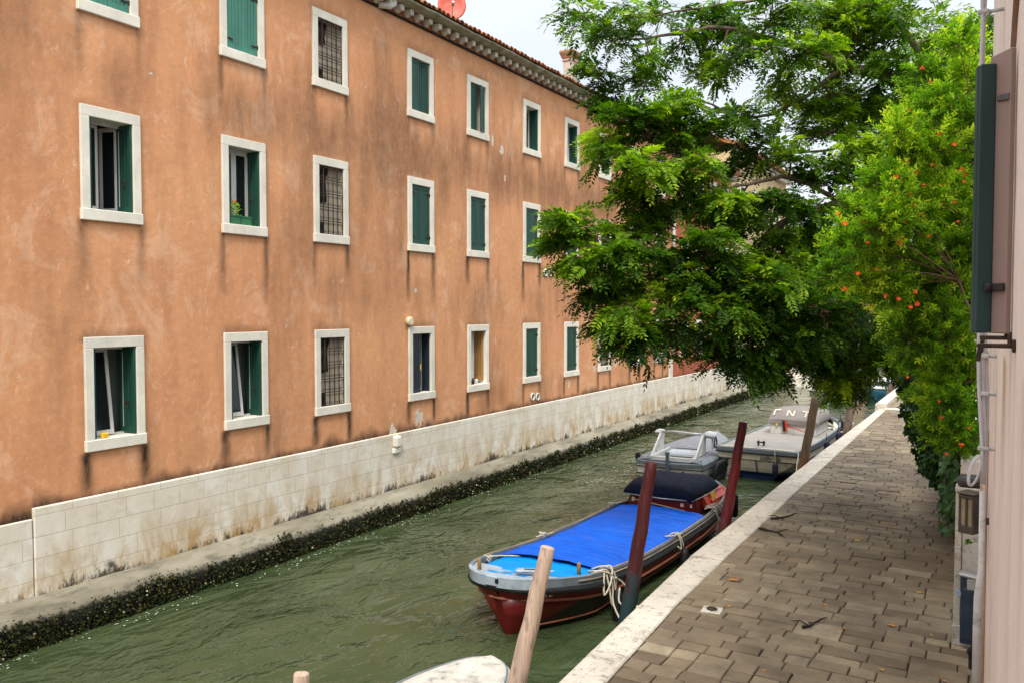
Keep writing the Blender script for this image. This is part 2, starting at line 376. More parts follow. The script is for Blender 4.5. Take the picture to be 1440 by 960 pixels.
M_BEIGEDECK = mat('beige_grey_deck', (.31, .29, .255), .65, .15, 2, .1, 50, dirt=(.25, .22, .18), dirtamt=.25)
M_CANVAS = mat('taupe_canvas', (.22, .195, .18), .85, .15, 3, .35, 30)
M_PALECANVAS = mat('worn_pale_canvas', (.50, .47, .41), .8, .22, 3, .35, 24, dirt=(.10, .095, .085), dirtamt=.35, dscale=5)
M_BLUEBOT = mat('blue_bottom_paint', (.012, .03, .10), .5, .3, 4, .1, 40)
M_TEAL = mat('teal_boat_paint', (.03, .13, .20), .45, .2, 4, .1, 40)
M_PURPLE = mat('dark_purple_fender', (.022, .016, .05), .45, .3, 6, .1, 50)
M_ROPE = mat('pale_rope', (.50, .45, .35), .9, .3, 30, .6, 160)
M_GREENROPE = mat('pale_green_rope', (.50, .52, .42), .9, .3, 30, .6, 160)
def pole_mat(name, col, low, zcut, rough=.8, worn=(.1, .07, .06)):
    t = NT(name); x, y, z = t.sep()
    v = t.mp((1, 1, .06))
    c = t.ramp(t.noise(9, 6, .7, v, .2), [(.25, tuple(k*.62 for k in col)), (.75, tuple(min(1, k*1.22) for k in col))])
    c = t.mix(t.ma('MULTIPLY', t.ramp(t.noise(24, 4, .6, v), [(.53, 0.), (.62, 1.)]), .7), c, tuple(k*.4 for k in col))
    e = t.ma('ADD', t.ma('MULTIPLY', t.ma('SUBTRACT', zcut, z), 1.6), t.ma('MULTIPLY', t.ma('SUBTRACT', t.noise(9, 7, .75, t.mp((1, 1, .35))), .5), 3.2))
    c = t.mix(t.ramp(e, [(.0, 0.), (.45, 1.)]), c, low)
    c = t.mix(t.ma('MULTIPLY', t.ramp(t.noise(11, 8, .8, t.mp((1, 1, .3), (3, 1, 1)), .4), [(.57, 0.), (.63, 1.)]), .55), c, worn)
    return t.done(t.bsdf(c, rough, .3, 0, t.bump(t.noise(14, 6, .7, v), .5, .012)))
M_PALEPOLE = pole_mat('pale_pole_wood', (.46, .335, .25), (.16, .13, .09), .15, .85, (.30, .21, .15))
M_REDPOLE = pole_mat('dark_red_pole_paint', (.060, .009, .009), (.016, .035, .038), 1.25, .5)
M_REDPOLE2 = pole_mat('bright_red_pole_paint', (.11, .009, .010), (.04, .022, .02), 1.0, .45)
M_BROWNPOLE = pole_mat('brown_pole_wood', (.17, .115, .075), (.24, .10, .03), 1.1)
M_GREYPOLE = pole_mat('grey_brown_pole_wood', (.15, .11, .085), (.05, .04, .03), .9)
M_MAUVE = mat('mauve_shutter_paint', (.30, .205, .175), .5, .1, 4, .05, 40, stretch=(1, 1, .2))
M_LAMP = mat('dark_bronze_metal', (.085, .07, .055), .5, .25, 9, .1, 50, metal=.4)
M_LAMPGLASS = mat('amber_lamp_glass', (.34, .25, .15), .2, .3, 5, .05, 40, spec=.5)
M_BLUEMETAL = mat('dark_blue_metal', (.022, .035, .06), .5, .25, 5, .15, 40, dirt=(.12, .12, .12), dirtamt=.3, dscale=5)
M_CABLE = mat('grey_white_cable', (.55, .53, .55), .5, .1, 9, .05, 50)
M_PIPE = mat('weathered_white_pipe', (.52, .50, .47), .6, .2, 6, .2, 40, dirt=(.2, .18, .15), dirtamt=.45, dscale=7)
M_YELLOWP = mat('yellow_plastic', (.75, .42, .02), .5, .1, 6, .05, 40)
M_LETTER = mat('cream_lettering', (.62, .55, .42), .6, .1, 6, .05, 40)
M_DKLETTER = mat('dark_lettering', (.05, .045, .07), .6, .1, 6, .05, 40)
M_FLEAF = mat('dry_leaf', (.45, .18, .04), .8, .5, 12, .1, 40, tint=True)
M_DTWIG = mat('dark_twig', (.02, .015, .01), .9, .3, 12, .2, 40)
M_FOAM = mat('foam', (.75, .75, .70), .6, .1, 6, .1, 40)
M_POT = mat('green_planter', (.03, .14, .06), .5, .2, 6, .05, 40)
# ------------------------------------------------------------------ the long orange building on the far bank
FX = -13.0
COLS = [8.58, 11.47, 13.98, 17.36, 20.1, 23.3, 26.2, 29.03, 32.1, 34.9]
ROWS = [(2.70, 4.58), (6.49, 8.36), (9.85, 11.53)]
WW = 1.11
KIND = {(0,0):'tilt',(0,1):'tilt',(0,2):'grille',(0,3):'navy',(0,4):'curtain',(0,5):'closed',(0,6):'closed',(0,7):'grille',(0,8):'outward',(0,9):'outward',
        (1,0):'ajar',(1,1):'open',(1,2):'grille',(1,3):'closed',(1,4):'closed',(1,5):'closed',(1,6):'closed',(1,7):'grille',(1,8):'closed',(1,9):'closed',
        (2,0):'faded',(2,1):'faded',(2,2):'grille',(2,3):'half',(2,4):'halfopen',(2,5):'open',(2,6):'open',(2,7):'open',(2,8):'closed',(2,9):'closed'}

def wall_grid(y0, y1, z0, z1, holes, dy, dz, stainf, X=FX):
    ys = sorted(set([round(v, 3) for v in np.arange(y0, y1, dy)] + [y1] + [round(v, 3) for h in holes for v in h[:2]]))
    zs = sorted(set([round(v, 3) for v in np.arange(z0, z1, dz)] + [z1] + [round(v, 3) for h in holes for v in h[2:]]))
    V = [(X, y, z) for y in ys for z in zs]; nz = len(zs); F = []
    for i in range(len(ys)-1):
        ym = (ys[i]+ys[i+1])/2
        hh = [h for h in holes if h[0] < ym < h[1]]
        for j in range(nz-1):
            zm = (zs[j]+zs[j+1])/2
            if any(h[2] < zm < h[3] for h in hh): continue
            F.append((i*nz+j, (i+1)*nz+j, (i+1)*nz+j+1, i*nz+j+1))
    st = [stainf(y, z) for _, y, z in V]
    return V, F, [s[0] for s in st], [s[1] for s in st]

def fb(y, z, s=1.0, seed=0.0, o=4):
    return mn.fractal(Vector((y*s+seed, z*s, seed*.37)), .9, 2.1, o)     # about -1..1
DR = random.Random(5)
DRIPS = []
for ci, cy in enumerate(COLS):
    for ri, (zb, zt) in enumerate(ROWS):
        for k, yy in enumerate((cy+.02, cy+WW+.01)):
            L = DR.uniform(.8, 1.5) if ri else DR.uniform(.7, 1.1)
            s = DR.uniform(.75, 1.25) * (1.0 if ri == 0 else .95 if ri == 1 else .65)
            if ri == 1 and ci == 0: L, s = 1.15, .62
            DRIPS.append((yy, zb, L, DR.uniform(.055, .095), s, cy))
PEEL = [(17.8, 2.25, .26, .30), (16.72, 2.02, .17, .30), (22.0, 9.75, .16, .20), (21.5, 9.95, .1, .2), (17.7, 5.5, .10, .08),
        (30.7, 2.95, .22, .25), (28.7, 2.85, .15, .2), (26.6, 2.4, .09, .3), (7.2, 9.35, .10, .12), (9.95, 9.15, .06, .06), (22.2, 8.95, .06, .18)]
def stain_main(y, z):
    s = 0.0
    for yy, zb, L, w, a, cy in DRIPS:
        d = zb-z
        if -.02 < d < L and abs(y-yy) < .4:
            wob = .02*fb(yy*3, z, 2.0, 3)
            ww = w*(1+.9*d/L)
            s = max(s, a*(1-d/L)**.45*math.exp(-((y-yy+wob)/ww)**2))
    for cy in COLS:                                              # soot above the lintels
        if cy-.15 < y < cy+WW+.15:
            for ri, (zb, zt) in enumerate(ROWS):
                d = z-zt
                if -.05 < d < .34:
                    e = min(1, (y-cy+.15)/.2, (cy+WW+.15-y)/.2)
                    s = max(s, e*max(0, 1-d/(.16+.16*(fb(y, cy, 1.7, 5)+.3)))*(.62 if ri == 0 else .42))
    for cy in COLS:                                              # halo of grime beside the frames
        for ri, (zb, zt) in enumerate(ROWS):
            if zb-.1 < z < zt+.05:
                d = min(abs(y-cy), abs(y-cy-WW))
                if d < .14: s = max(s, .22*(1-d/.14))
    b = 1.97-.13*(y < 7.67)
    d = z-b
    if d < .3: s = max(s, 1.0*max(0, 1-d/(.17+.22*max(-.35, fb(y*1.5, 1, 1.3, 8)))))
    # broad weathering: heavy between the floors, heavier to the right
    g = fb(y*.55, z*.22, 1, 21, 5)*.55 + fb(y*2.6, z*.5, 1, 33, 4)*.34
    belt = math.exp(-((z-8.95)/1.0)**2)*(.26+.42*min(1, max(0, (y-10)/9))) + math.exp(-((z-5.3)/.8)**2)*.16*min(1, max(.2, (y-10)/8))
    belt += math.exp(-((z-2.5)/.5)**2)*.20*min(1, max(0, (y-14)/8))
    if z > 11.4: g -= .25
    under = 0
    for cy in COLS:                                              # paler, rain-sheltered strip under each sill
        if cy+.12 < y < cy+WW-.12:
            for zb, zt in ROWS:
                if 0 < zb-z < .9: under = max(under, .30*(1-(zb-z)/.9))
    s = max(s, min(.52, max(0, g*.58+belt*.72+.05-under)))
    p = 0.0
    for py_, pz, ry, rz in PEEL:
        q = ((y-py_)/ry)**2+((z-pz)/rz)**2
        if q < 2.5: p = max(p, .78-.42*q)
    return min(1, s), p

def leaf_mesh(mb, hinge, u, width, z0, z1, th=.042, boards=4, rail=True, mi=0):
    "a boarded shutter leaf standing from hinge along u"
    u = Vector((u[0], u[1], 0)).normalized(); n = Vector((-u.y, u.x, 0))
    Mx = Matrix((u, n, Vector((0,0,1)))).transposed()
    H = z1-z0; cz = (z0+z1)/2; h = Vector((hinge[0], hinge[1], 0))
    st = .075
    def bd(a, b, zb, zt, t, off=0, tint=.5):
        c = h+u*((a+b)/2)+n*off
        mb.rbox(c.x, c.y, (zb+zt)/2, b-a, t, zt-zb, .006, Mx, mi, tint)
    bd(0, st, z0, z1, th, 0, rnd.uniform(.45, .6)); bd(width-st, width, z0, z1, th, 0, rnd.uniform(.45, .6))
    bd(st, width-st, z0, z0+.11, th*.96, 0, .5); bd(st, width-st, z1-.09, z1, th*.96, 0, .5)
    k = boards-1; w = (width-2*st)/k
    for i in range(k):
        bd(st+i*w+.004, st+(i+1)*w-.004, z0+.11, z1-.09, th*.55, 0, rnd.uniform(.25, .7))
def hinge_irons(sub, hinge, u, z0, z1, width, side, th=.05):
    u = Vector((u[0], u[1], 0)).normalized(); n = Vector((-u.y, u.x, 0))
    Mx = Matrix((u, n, Vector((0,0,1)))).transposed()
    for z in (z0+.2, z1-.2):
        mb = MB(); c = Vector((hinge[0], hinge[1], z))+u*(width*.2)+n*side*th*.55
        mb.rbox(c.x, c.y, c.z, width*.4, .012, .03, .003, Mx)
        c = Vector((hinge[0], hinge[1], z))+n*side*th*.55
        mb.rbox(c.x, c.y, c.z, .03, .02, .075, .004, Mx); sub('hinge', mb, M_IRON)

def make_window(parent, y0, z0, z1, kind, off, X=FX, w=WW, simple=False):
    y1 = y0+w; jw = .155; a, b = y0+jw, y1-jw; s0, s1 = z0+.19, z1-.18
    mb = MB(); xo, xi = X+.045, X-.30
    t = rnd.uniform(.4, .62)
    mb.rbox((xo+xi)/2, y0+jw/2, (s0+s1)/2, xo-xi, jw, s1-s0, .008, None, 0, t+jit(.06))
    mb.rbox((xo+xi)/2, y1-jw/2, (s0+s1)/2, xo-xi, jw, s1-s0, .008, None, 0, t+jit(.06))
    mb.rbox((xo+xi)/2-.002, (y0+y1)/2, (s1+z1)/2, xo-xi, w, z1-s1, .008, None, 0, t+jit(.06))
    mb.rbox((xo+.02+xi)/2, (y0+y1)/2, (z0+s0)/2, xo-xi+.02, w+.03, s0-z0, .010, None, 0, t+.03)
    fr = obj('window', mb, M_FRAME, parent, off)
    ow = b-a
    def sub(name, m, mt): return obj(name, m, mt, fr, off)
    def casement(a_, b_, x, tilt=0, swing=None, glassmat=M_GLASS):
        m = MB(); g = MB(); fw = .06
        bits = [(a_, a_+fw, s0+.02, s1-.02), (b_-fw, b_, s0+.02, s1-.02), (a_+fw, b_-fw, s0+.02, s0+.1), (a_+fw, b_-fw, s1-.09, s1-.02)]
        for p, q, r, s in bits: m.box(x-.022, x+.022, p, q, r, s)
        g.box(x-.006, x+.006, a_+fw-.005, b_-fw+.005, s0+.095, s1-.085)
        for mm in (m, g):
            nv = []
            for v in mm.v:
                v = Vector(v)
                if tilt: v.x -= (v.z-s0)*math.tan(tilt)
                if swing:
                    hy, ang = swing; d = v.y-hy
                    v = Vector((v.x-abs(d)*math.sin(ang), hy+d*math.cos(ang), v.z))
                nv.append(tuple(v))
            mm.v = nv
        sub('casement', m, M_CASE); sub('pane', g, glassmat)
    gm = {'faded': M_PALEGREEN, 'navy': M_NAVYSHUT}.get(kind, M_GREEN)
    if kind in ('closed', 'faded'):
        for hy, uy in ((a+.006, 1), (b-.006, -1)):
            m = MB(); leaf_mesh(m, (X-.015, hy), (0, uy), ow/2-.01, s0+.012, s1-.008)
            sh = sub('shutter', m, gm)
            if not simple:
                hinge_irons(sub, (X-.015, hy), (0, uy), s0, s1, ow/2, -uy)
    elif kind in ('tilt', 'ajar', 'open'):
        for hy, tw in ((a+.024, .02), (b-.024, -.035)):
            m = MB(); leaf_mesh(m, (X+.02, hy), (-1, tw), .38, s0+.012, s1-.01); sub('shutter', m, gm)
            m = MB(); m.rbox(X-.17, hy+(.03 if tw > 0 else -.03), s0+.55, .07, .018, .035, .004); m.rbox(X-.14, hy+(.035 if tw > 0 else -.035), s0+.5, .018, .018, .12, .004); sub('catch', m, M_IRON)
        m = MB()
        m.box(X-.32, X-.27, a+.001, a+.05, s0+.001, s1-.001); m.box(X-.32, X-.27, b-.05, b-.001, s0+.001, s1-.001); m.box(X-.322, X-.268, a+.05, b-.05, s1-.045, s1-.001); m.box(X-.322, X-.268, a+.05, b-.05, s0+.001, s0+.03)
        sub('casing', m, M_CASE)
        if kind == 'tilt':
            casement(a+.05, (a+b)/2+.13, X-.235, tilt=R(6.5), glassmat=M_GLASS)
            m = MB(); m.box(X-.53, X-.52, a-.1, b+.1, s0-.05, s1+.05); sub('blind', m, M_BLIND)
        elif kind == 'ajar':
            casement(a+.05, (a+b)/2+.06, X-.30, swing=(a+.05, R(18)))
            casement((a+b)/2+.0, b-.05, X-.33, swing=(b-.05, R(70)))
        else:
            casement(a+.045, (a+b)/2+.0, X-.30); casement((a+b)/2+.003, b-.045, X-.30)
    elif kind in ('half', 'halfopen', 'navy'):
        u2 = {'half': (-.25, -1), 'halfopen': (.28, -.9), 'navy': (-1, -.12)}[kind]
        m = MB(); leaf_mesh(m, (X-.02, a+.006), (-.06, 1), ow/2-.01, s0+.012, s1-.008); sub('shutter', m, gm)
        m = MB(); leaf_mesh(m, (X-.02, b-.008), u2, ow/2-.02, s0+.012, s1-.008); sub('shutter', m, M_DKGREEN if kind != 'navy' else gm)
        casement(a+.02, (a+b)/2+.0, X-.26); casement((a+b)/2+.003, b-.02, X-.26)
        if kind == 'navy':
            m = MB(); m.rbox(X+.012, a+ow/2-.04, (s0+s1)/2-.1, .02, .03, .16, .004); sub('handle', m, M_YELLOWP)
        if kind == 'halfopen':
            m = MB(); m.box(X-.31, X-.30, a+.25, a+.45, s0+.02, s1-.05); sub('curtain', m, M_CURT)
    elif kind == 'curtain':
        m = MB(); ys = np.linspace(a+.03, b-.26, 40)
        ring = lambda z: [(X-.24+.022*math.sin(y*95)+.01*math.sin(y*41+z), y, z) for y in ys]
        m.loft([ring(s0+.02), ring((s0+s1)/2), ring(s1-.05)], closed=False); sub('curtain', m, M_WCURT)
        m = MB(); leaf_mesh(m, (X-.05, b-.02), (-.5, -.35), .30, s0+.1, s1-.01); sub('shutter', m, M_WOOD)
        casement(a+.01, b-.01, X-.29)
    elif kind == 'outward':
        for hy, uy in ((a-.004, -1), (b+.004, 1)):
            m = MB(); leaf_mesh(m, (X+.085, hy), (.12, uy), ow/2-.01, s0+.012, s1-.008); sub('shutter', m, M_DKGREEN)
        casement(a+.002, (a+b)/2, X-.2); casement((a+b)/2+.003, b-.002, X-.2)
    elif kind == 'grille':
        m = MB(); n = 5; r = .011
        for i in range(n+1):
            y = a+.012+(ow-.024)*i/n; m.tube([(X+.0, y, s0+.002), (X+.0, y, s1-.002)], r, 6)
        nz = 5; hz = (s1-s0)/nz
        for j in range(nz+1):
            z = min(s1-.012, max(s0+.012, s0+hz*j)); m.box(X-.010, X+.010, a+.002, b-.002, z-.009, z+.009)
        for i in range(n):
            yc = a+.012+(ow-.024)*(i+.5)/n; hw = (ow-.024)/n/2-.012
            for j in range(nz):
                zb, zt = s0+hz*j+.012, s0+hz*(j+1)-.012
                for zz, d in ((zb, 1), (zt, -1)):       # paired scrolls top and bottom of each cell
                    for e in (-1, 1):
                        pts = [(X, yc+e*hw, zz+d*.09), (X, yc+e*hw*.85, zz+d*.045), (X, yc+e*hw*.35, zz+d*.03), (X, yc+e*hw*.12, zz+d*.055), (X, yc+e*hw*.4, zz+d*.075)]
                        m.tube(pts, .0065, 4, False)
        sub('grille', m, M_IRON)
        m = MB(); ys = np.linspace(a+.002, b-.002, 36)
        lo = lambda z, k: [(X-.17+.016*math.sin(y*60+k), y, z) for y in ys]
        m.loft([lo(s0+.003, 0), lo((s0+s1)/2, .4), lo(s1-.004, .9)], closed=False); sub('curtain', m, M_CURT)
        m = MB()
        if parent.get('category') and rnd.random() < 2:
            zz = s0+rnd.uniform(.45, .7)*(s1-s0)
            m.slab([(X-.13, a+.003, s0+.003), (X-.13, a+ow*.42, s0+.003), (X-.13, a+ow*.40, s0+.28), (X-.13, a+ow*.12, s0+.30), (X-.13, a+ow*.10, zz), (X-.13, a+ow*.52, zz+.05), (X-.13, a+ow*.48, s1-.3), (X-.13, a+ow*.62, s1-.01), (X-.13, a+.003, s1-.01)], (-1, 0, 0), .008)
            sub('dark_room_cutout', m, M_DARK)  # flat near-black shape stands in for the unlit room past the curtain
    return fr

Z0W, Z1W = .46, 12.18
OFFB = (FX, 17.0, .5)
convent = thing('convent_building', 'long orange plastered building with three rows of white framed windows over a white stone base', 'building', OFFB)
holes = [(c+.10, c+WW-.10, zb+.10, zt-.10) for c in COLS for zb, zt in ROWS]
V, F, ST, PE = wall_grid(-4.0, 37.2, 1.6, Z1W, holes, .048, .07, stain_main)
me = mesh_from('wall', V, F, M_ORANGE, off=OFFB)
for nm, dat in (('stain', ST), ('peel', PE)):
    at_ = me.attributes.new(nm, 'FLOAT', 'POINT'); at_.data.foreach_set('value', np.array(dat, dtype=np.float32))
link('wall', me, convent)
mb = MB()       # returns and back of the block, closed so the rooms are dark
mb.quad((FX, 37.2, .4), (FX-11, 37.2, .4), (FX-11, 37.2, Z1W), (FX, 37.2, Z1W)); mb.quad((FX-11, -4, .4), (FX, -4, .4), (FX, -4, Z1W), (FX-11, -4, Z1W))
mb.quad((FX-11, 37.2, .4), (FX-11, -4, .4), (FX-11, -4, Z1W), (FX-11, 37.2, Z1W))
for z in (2.2, 6.0, 9.4): mb.box(FX-10.9, FX-.35, -3.9, 37.1, z, z+.15)
mb.box(FX-3.6, FX-3.5, -3.9, 37.1, .5, Z1W-.2)
for y in (10.5, 13.3, 16.2, 19.3, 22.3, 25.4, 28.2, 31.1, 34.0): mb.box(FX-3.4, FX-.36, y-.05, y+.05, .5, Z1W-.2)
obj('inner_wall', mb, mat('grey_room_plaster', (.10, .09, .08), .9), convent, OFFB)
for (ri, ci), k in KIND.items():
    zb, zt = ROWS[ri]; make_window(convent, COLS[ci], zb, zt, k, OFFB)
# plinth of white blocks, a step lower at the left end
mb = MB()
mb.rbox(FX-.02, (7.67+37.2)/2, (1.965+.3)/2, .17, 37.2-7.67, 1.965-.3, .012); mb.rbox(FX-.035, (7.66-4)/2, (1.80+.3)/2, .16, 11.65, 1.8-.3, .012)
mb.rbox(FX-.0, 37.0, 2.35, .12, .42, .8, .012)
obj('stone_base', mb, M_BLOCK, convent, OFFB)
# small projecting stone in the base, with its grey mortar
mb = MB(); mb.rbox(FX+.10, 16.75, 1.78, .16, .22, .28, .04); mb.rbox(FX+.08, 16.75, 1.55, .10, .28, .14, .03); obj('spout', mb, M_FRAME, convent, OFFB)
# eaves
mb = MB(); mb.rbox(FX+.02, 16.6, 12.185, .10, 41.2, .035, .008); obj('dark_eaves_strip', mb, M_DARK, convent, OFFB)  # thin near-black strip along the top of the wall
mb = MB(); mb.box(FX-.2, FX+.035, -4, 37.2, 12.20, 12.42); obj('brick_band', mb, M_BRICKRED, convent, OFFB)
y = -3.4
while y < 37.1:
    mb = MB(); mb.rbox(FX+.15+jit(.008), y, 12.325+jit(.008), .23, .15+jit(.015), .14, .015, Matrix.Rotation(jit(.05), 3, 'Z')); mb.rbox(FX+.09, y, 12.245, .10, .11, .05, .012)
    obj('eaves_bracket', mb, M_BRACK, convent, OFFB); y += .405
mb = MB(); prof = [(0, 12.395), (.30, 12.395), (.36, 12.41), (.39, 12.44), (.44, 12.455), (.47, 12.50), (.44, 12.53), (0, 12.54)]
ys = np.arange(-4, 37.3, .35)
mb.loft([[(FX+px+.02*fb(yy*1.2+px*3, pz, 1, 2)+.012*fb(yy*7, pz*9+px*5, 1, 4), yy, pz+.022*fb(yy*.8, pz*2, 1, 6)+.008*fb(yy*6, px*7, 1, 9)) for px, pz in prof] for yy in ys], True, (True, True))
obj('cornice', mb, M_CORN, convent, OFFB)
# roof: ridges of curved tiles running up the slope
mb = MB(); slope = .33
y = -4.0; k = 0
while y < 37.2:
    x0 = FX+.45+jit(.03); L = 9.2; dz = jit(.012); w = .095
    t = rnd.uniform(.1, .9)
    for seg in range(3 if 10 < y else 1):
        xa, xb = x0-seg*.42, x0-seg*.42-.46
        za, zb_ = 12.57+seg*.42*slope+dz, 12.57+(seg*.42+.46)*slope+dz-.02
        rg = lambda x, z, r: [(x, y+r*math.cos(math.pi*q/6), z+r*.9*math.sin(math.pi*q/6)) for q in range(7)]+[(x, y-r*.82*math.cos(math.pi*q/6), z+r*.7*math.sin(math.pi*q/6)) for q in range(7)]
        mb.loft([rg(xa, za, w+.012), rg(xb, zb_, w-.01)], True, (True, False), True, 0, rnd.uniform(.05, .95))
    y += .215; k += 1
mb.quad((FX+.5, -4, 12.54), (FX+.5, 37.2, 12.54), (FX-5.5, 37.2, 12.54+6*slope), (FX-5.5, -4, 12.54+6*slope), tint=.4)
mb.quad((FX-11.5, -4, 12.54), (FX-5.5, -4, 12.54+6*slope), (FX-5.5, 37.2, 12.54+6*slope), (FX-11.5, 37.2, 12.54), tint=.4)
roof = obj('roof', mb, M_TILE, convent, OFFB)
# chimney
cx, cy, cb = -15.0, 30.75, 13.3
mb = MB(); mb.rbox(cx, cy, cb+.80, .40, .52, 1.6, .02); mb.rbox(cx, cy, cb+.32, .54, .66, .10, .02); mb.rbox(cx, cy, cb+1.48, .50, .62, .08, .02)
ch = obj('chimney', mb, mat('chimney_render', (.50, .44, .38), .9, .25, 4, .4, 40), roof, OFFB)
mb = MB()
mb.loft([[(cx+sx*a*.40, cy+sy*a*.52, z-.13) for sx, sy in ((-.5,-.5),(.5,-.5),(.5,.5),(-.5,.5))] for a, z in ((1.15, cb+1.67), (1.5, cb+1.86), (1.55, cb+1.93), (1.3, cb+2.0))], True, (True, True), False)
obj('chimney_cap', mb, mat('brown_brick_cap', (.30, .17, .10), .9, .3, 9, .4, 40), roof, OFFB)
# pipes, vents, round cover
mb = MB(); mb.tube([(FX+.24, 16.55, 12.42), (FX+.24, 16.55, 12.32), (FX+.20, 16.45, 12.24), (FX+.03, 16.2, 12.23)], .075, 10); obj('drain_pipe', mb, M_WHITEPL, convent, OFFB)
for yy, zz in ((24.78, 6.2), (25.13, 6.21), (23.9, 2.24), (24.24, 2.21)):
    mb = MB(); pts = [(FX+.03, yy+.105*math.cos(q*math.pi/8), zz+.105*math.sin(q*math.pi/8)) for q in range(17)]
    mb.tube(pts, .03, 6, False); v = obj('vent', mb, M_WHITEPL, convent, OFFB)
    mb = MB(); mb.tube([(FX+.004, yy, zz), (FX+.012, yy, zz)], .095, 12); mb.tube([(FX+.015, yy, zz-.09), (FX+.015, yy, zz+.09)], .016, 5); obj('vent_grid', mb, M_CONC, v, OFFB)
mb = MB(); mb.tube([(FX+.0, 17.36, 4.72), (FX+.09, 17.36, 4.72), (FX+.11, 17.36, 4.72)], [.115, .115, .09], 14); obj('round_cover', mb, mat('cream_plastic', (.68, .58, .40), .5), convent, OFFB)
mb = MB(); mb.tube([(FX+.09, 37.12, 12.6), (FX+.09, 37.12, 2.8)], .075, 10)
for z in (4, 6.5, 9, 11.4): mb.tube([(FX+.09, 37.12, z), (FX+.09, 37.12, z+.05)], .09, 10)
obj('downpipe', mb, M_PIPE, convent, OFFB)

# dish on the eaves
dish = thing('satellite_dish', 'round faded red satellite dish standing above the tiled eaves', 'satellite dish', (-13.0, 19.5, 12.6))
dc = Vector((-13.05, 19.45, 13.20)); dn = Vector((.62, -.76, .12)).normalized(); a1 = dn.cross(Vector((0,0,1))).normalized(); a2 = a1.cross(dn)
mb = MB(); rings = []
for r, d in ((.02, -.06), (.18, -.045), (.30, -.01), (.385, .03), (.385, .045), (.30, .005), (.18, -.03), (.02, -.045)):
    rings.append([dc+dn*d+(a1*math.cos(2*math.pi*q/28)+a2*math.sin(2*math.pi*q/28)*1.06)*r for q in range(28)])
mb.loft(rings, True, (True, True)); obj('reflector', mb, M_DISH, dish, dish.location)
mb = MB(); mb.tube([dc-dn*.08, dc-dn*.16+Vector((0,0,-.15)), Vector((-13.15, 19.6, 12.6))], .025, 8); mb.tube([dc-dn*.1-a1*.05, Vector((-12.9, 19.3, 12.6))], .014, 6); obj('mast', mb, M_METAL, dish, dish.location)
mb = MB(); mb.tube([dc+a2*-.36, dc+dn*.33-a2*.12], .012, 6); mb.tube([dc+dn*.30-a2*.14, dc+dn*.40-a2*.08], .04, 10); obj('feed_arm', mb, M_METAL, dish, dish.location)

# things on the sills
def sill(ci, ri, dy, dx=-.06): return (FX+dx, COLS[ci]+dy, ROWS[ri][0]+.19)
p = sill(1, 1, .45, -.03)
fbx = thing('window_box', 'green planter trough on the middle floor sill holding a leafy plant', 'planter', p)
mb = MB(); mb.box(-.09, .03, -.24, .02, 0, .17); mb.box(-.085, .025, .04, .30, 0, .165); mb.box(-.10, .04, -.25, .03, .16, .185); mb.box(-.095, .035, .035, .31, .155, .18); obj('trough', mb, M_POT, fbx)
pl = thing('potted_plant', 'small leafy plant with an orange flower growing in the window trough', 'plant', (p[0]-.03, p[1]-.1, p[2]+.17))
mb = MB()
for i in range(150):
    a = rnd.uniform(0, 6.28); r = rnd.uniform(0, .13); h = rnd.uniform(0, .24); L = rnd.uniform(.04, .08)
    o = Vector((r*math.cos(a)*.6, r*math.sin(a), h)); d = Vector((math.cos(a)*.7, math.sin(a), rnd.uniform(-.2, .8))).normalized(); s = d.cross(Vector((jit(1), jit(1), 1))).normalized()*L*.25
    mb.add([o, o+d*L*.5+s, o+d*L, o+d*L*.5-s], [(0,1,2,3)], False, 0, rnd.uniform(.4, 1))
obj('foliage', mb, M_POMLEAF, pl)
mb = MB()
for o in ((.02, .0, .27), (.03, .02, .29), (.0, -.02, .28)): mb.rbox(*o, .035, .03, .04, .01)
obj('flower', mb, M_FLOWER, pl)
sp = obj('sponge', MB().rbox(0, 0, .045, .07, .13, .09, .02), M_YELLOWP); sp.location = sill(0, 0, .36, -.02)
tag(sp, 'small yellow sponge lying on the lowest left window sill', 'sponge')
for k, (dy, h, m_, lab) in enumerate(((.25, .10, M_WHITEPL, 'short white pot on the sill of the curtained window'), (.42, .15, M_IRON, 'slim dark bottle on the sill of the curtained window'), (.60, .12, M_WHITEPL, 'pale cup nearest the brown wood on the curtained sill'))):
    q = sill(4, 0, dy, -.08); o = obj('pot' if k != 1 else 'bottle', MB().lathe(0, 0, [(.03, 0), (.045, .02), (.05, h*.7), (.025 if k == 1 else .05, h), (.02, h*1.25)], 10), m_); o.location = q
    tag(o, lab, 'bottle' if k == 1 else 'pot')

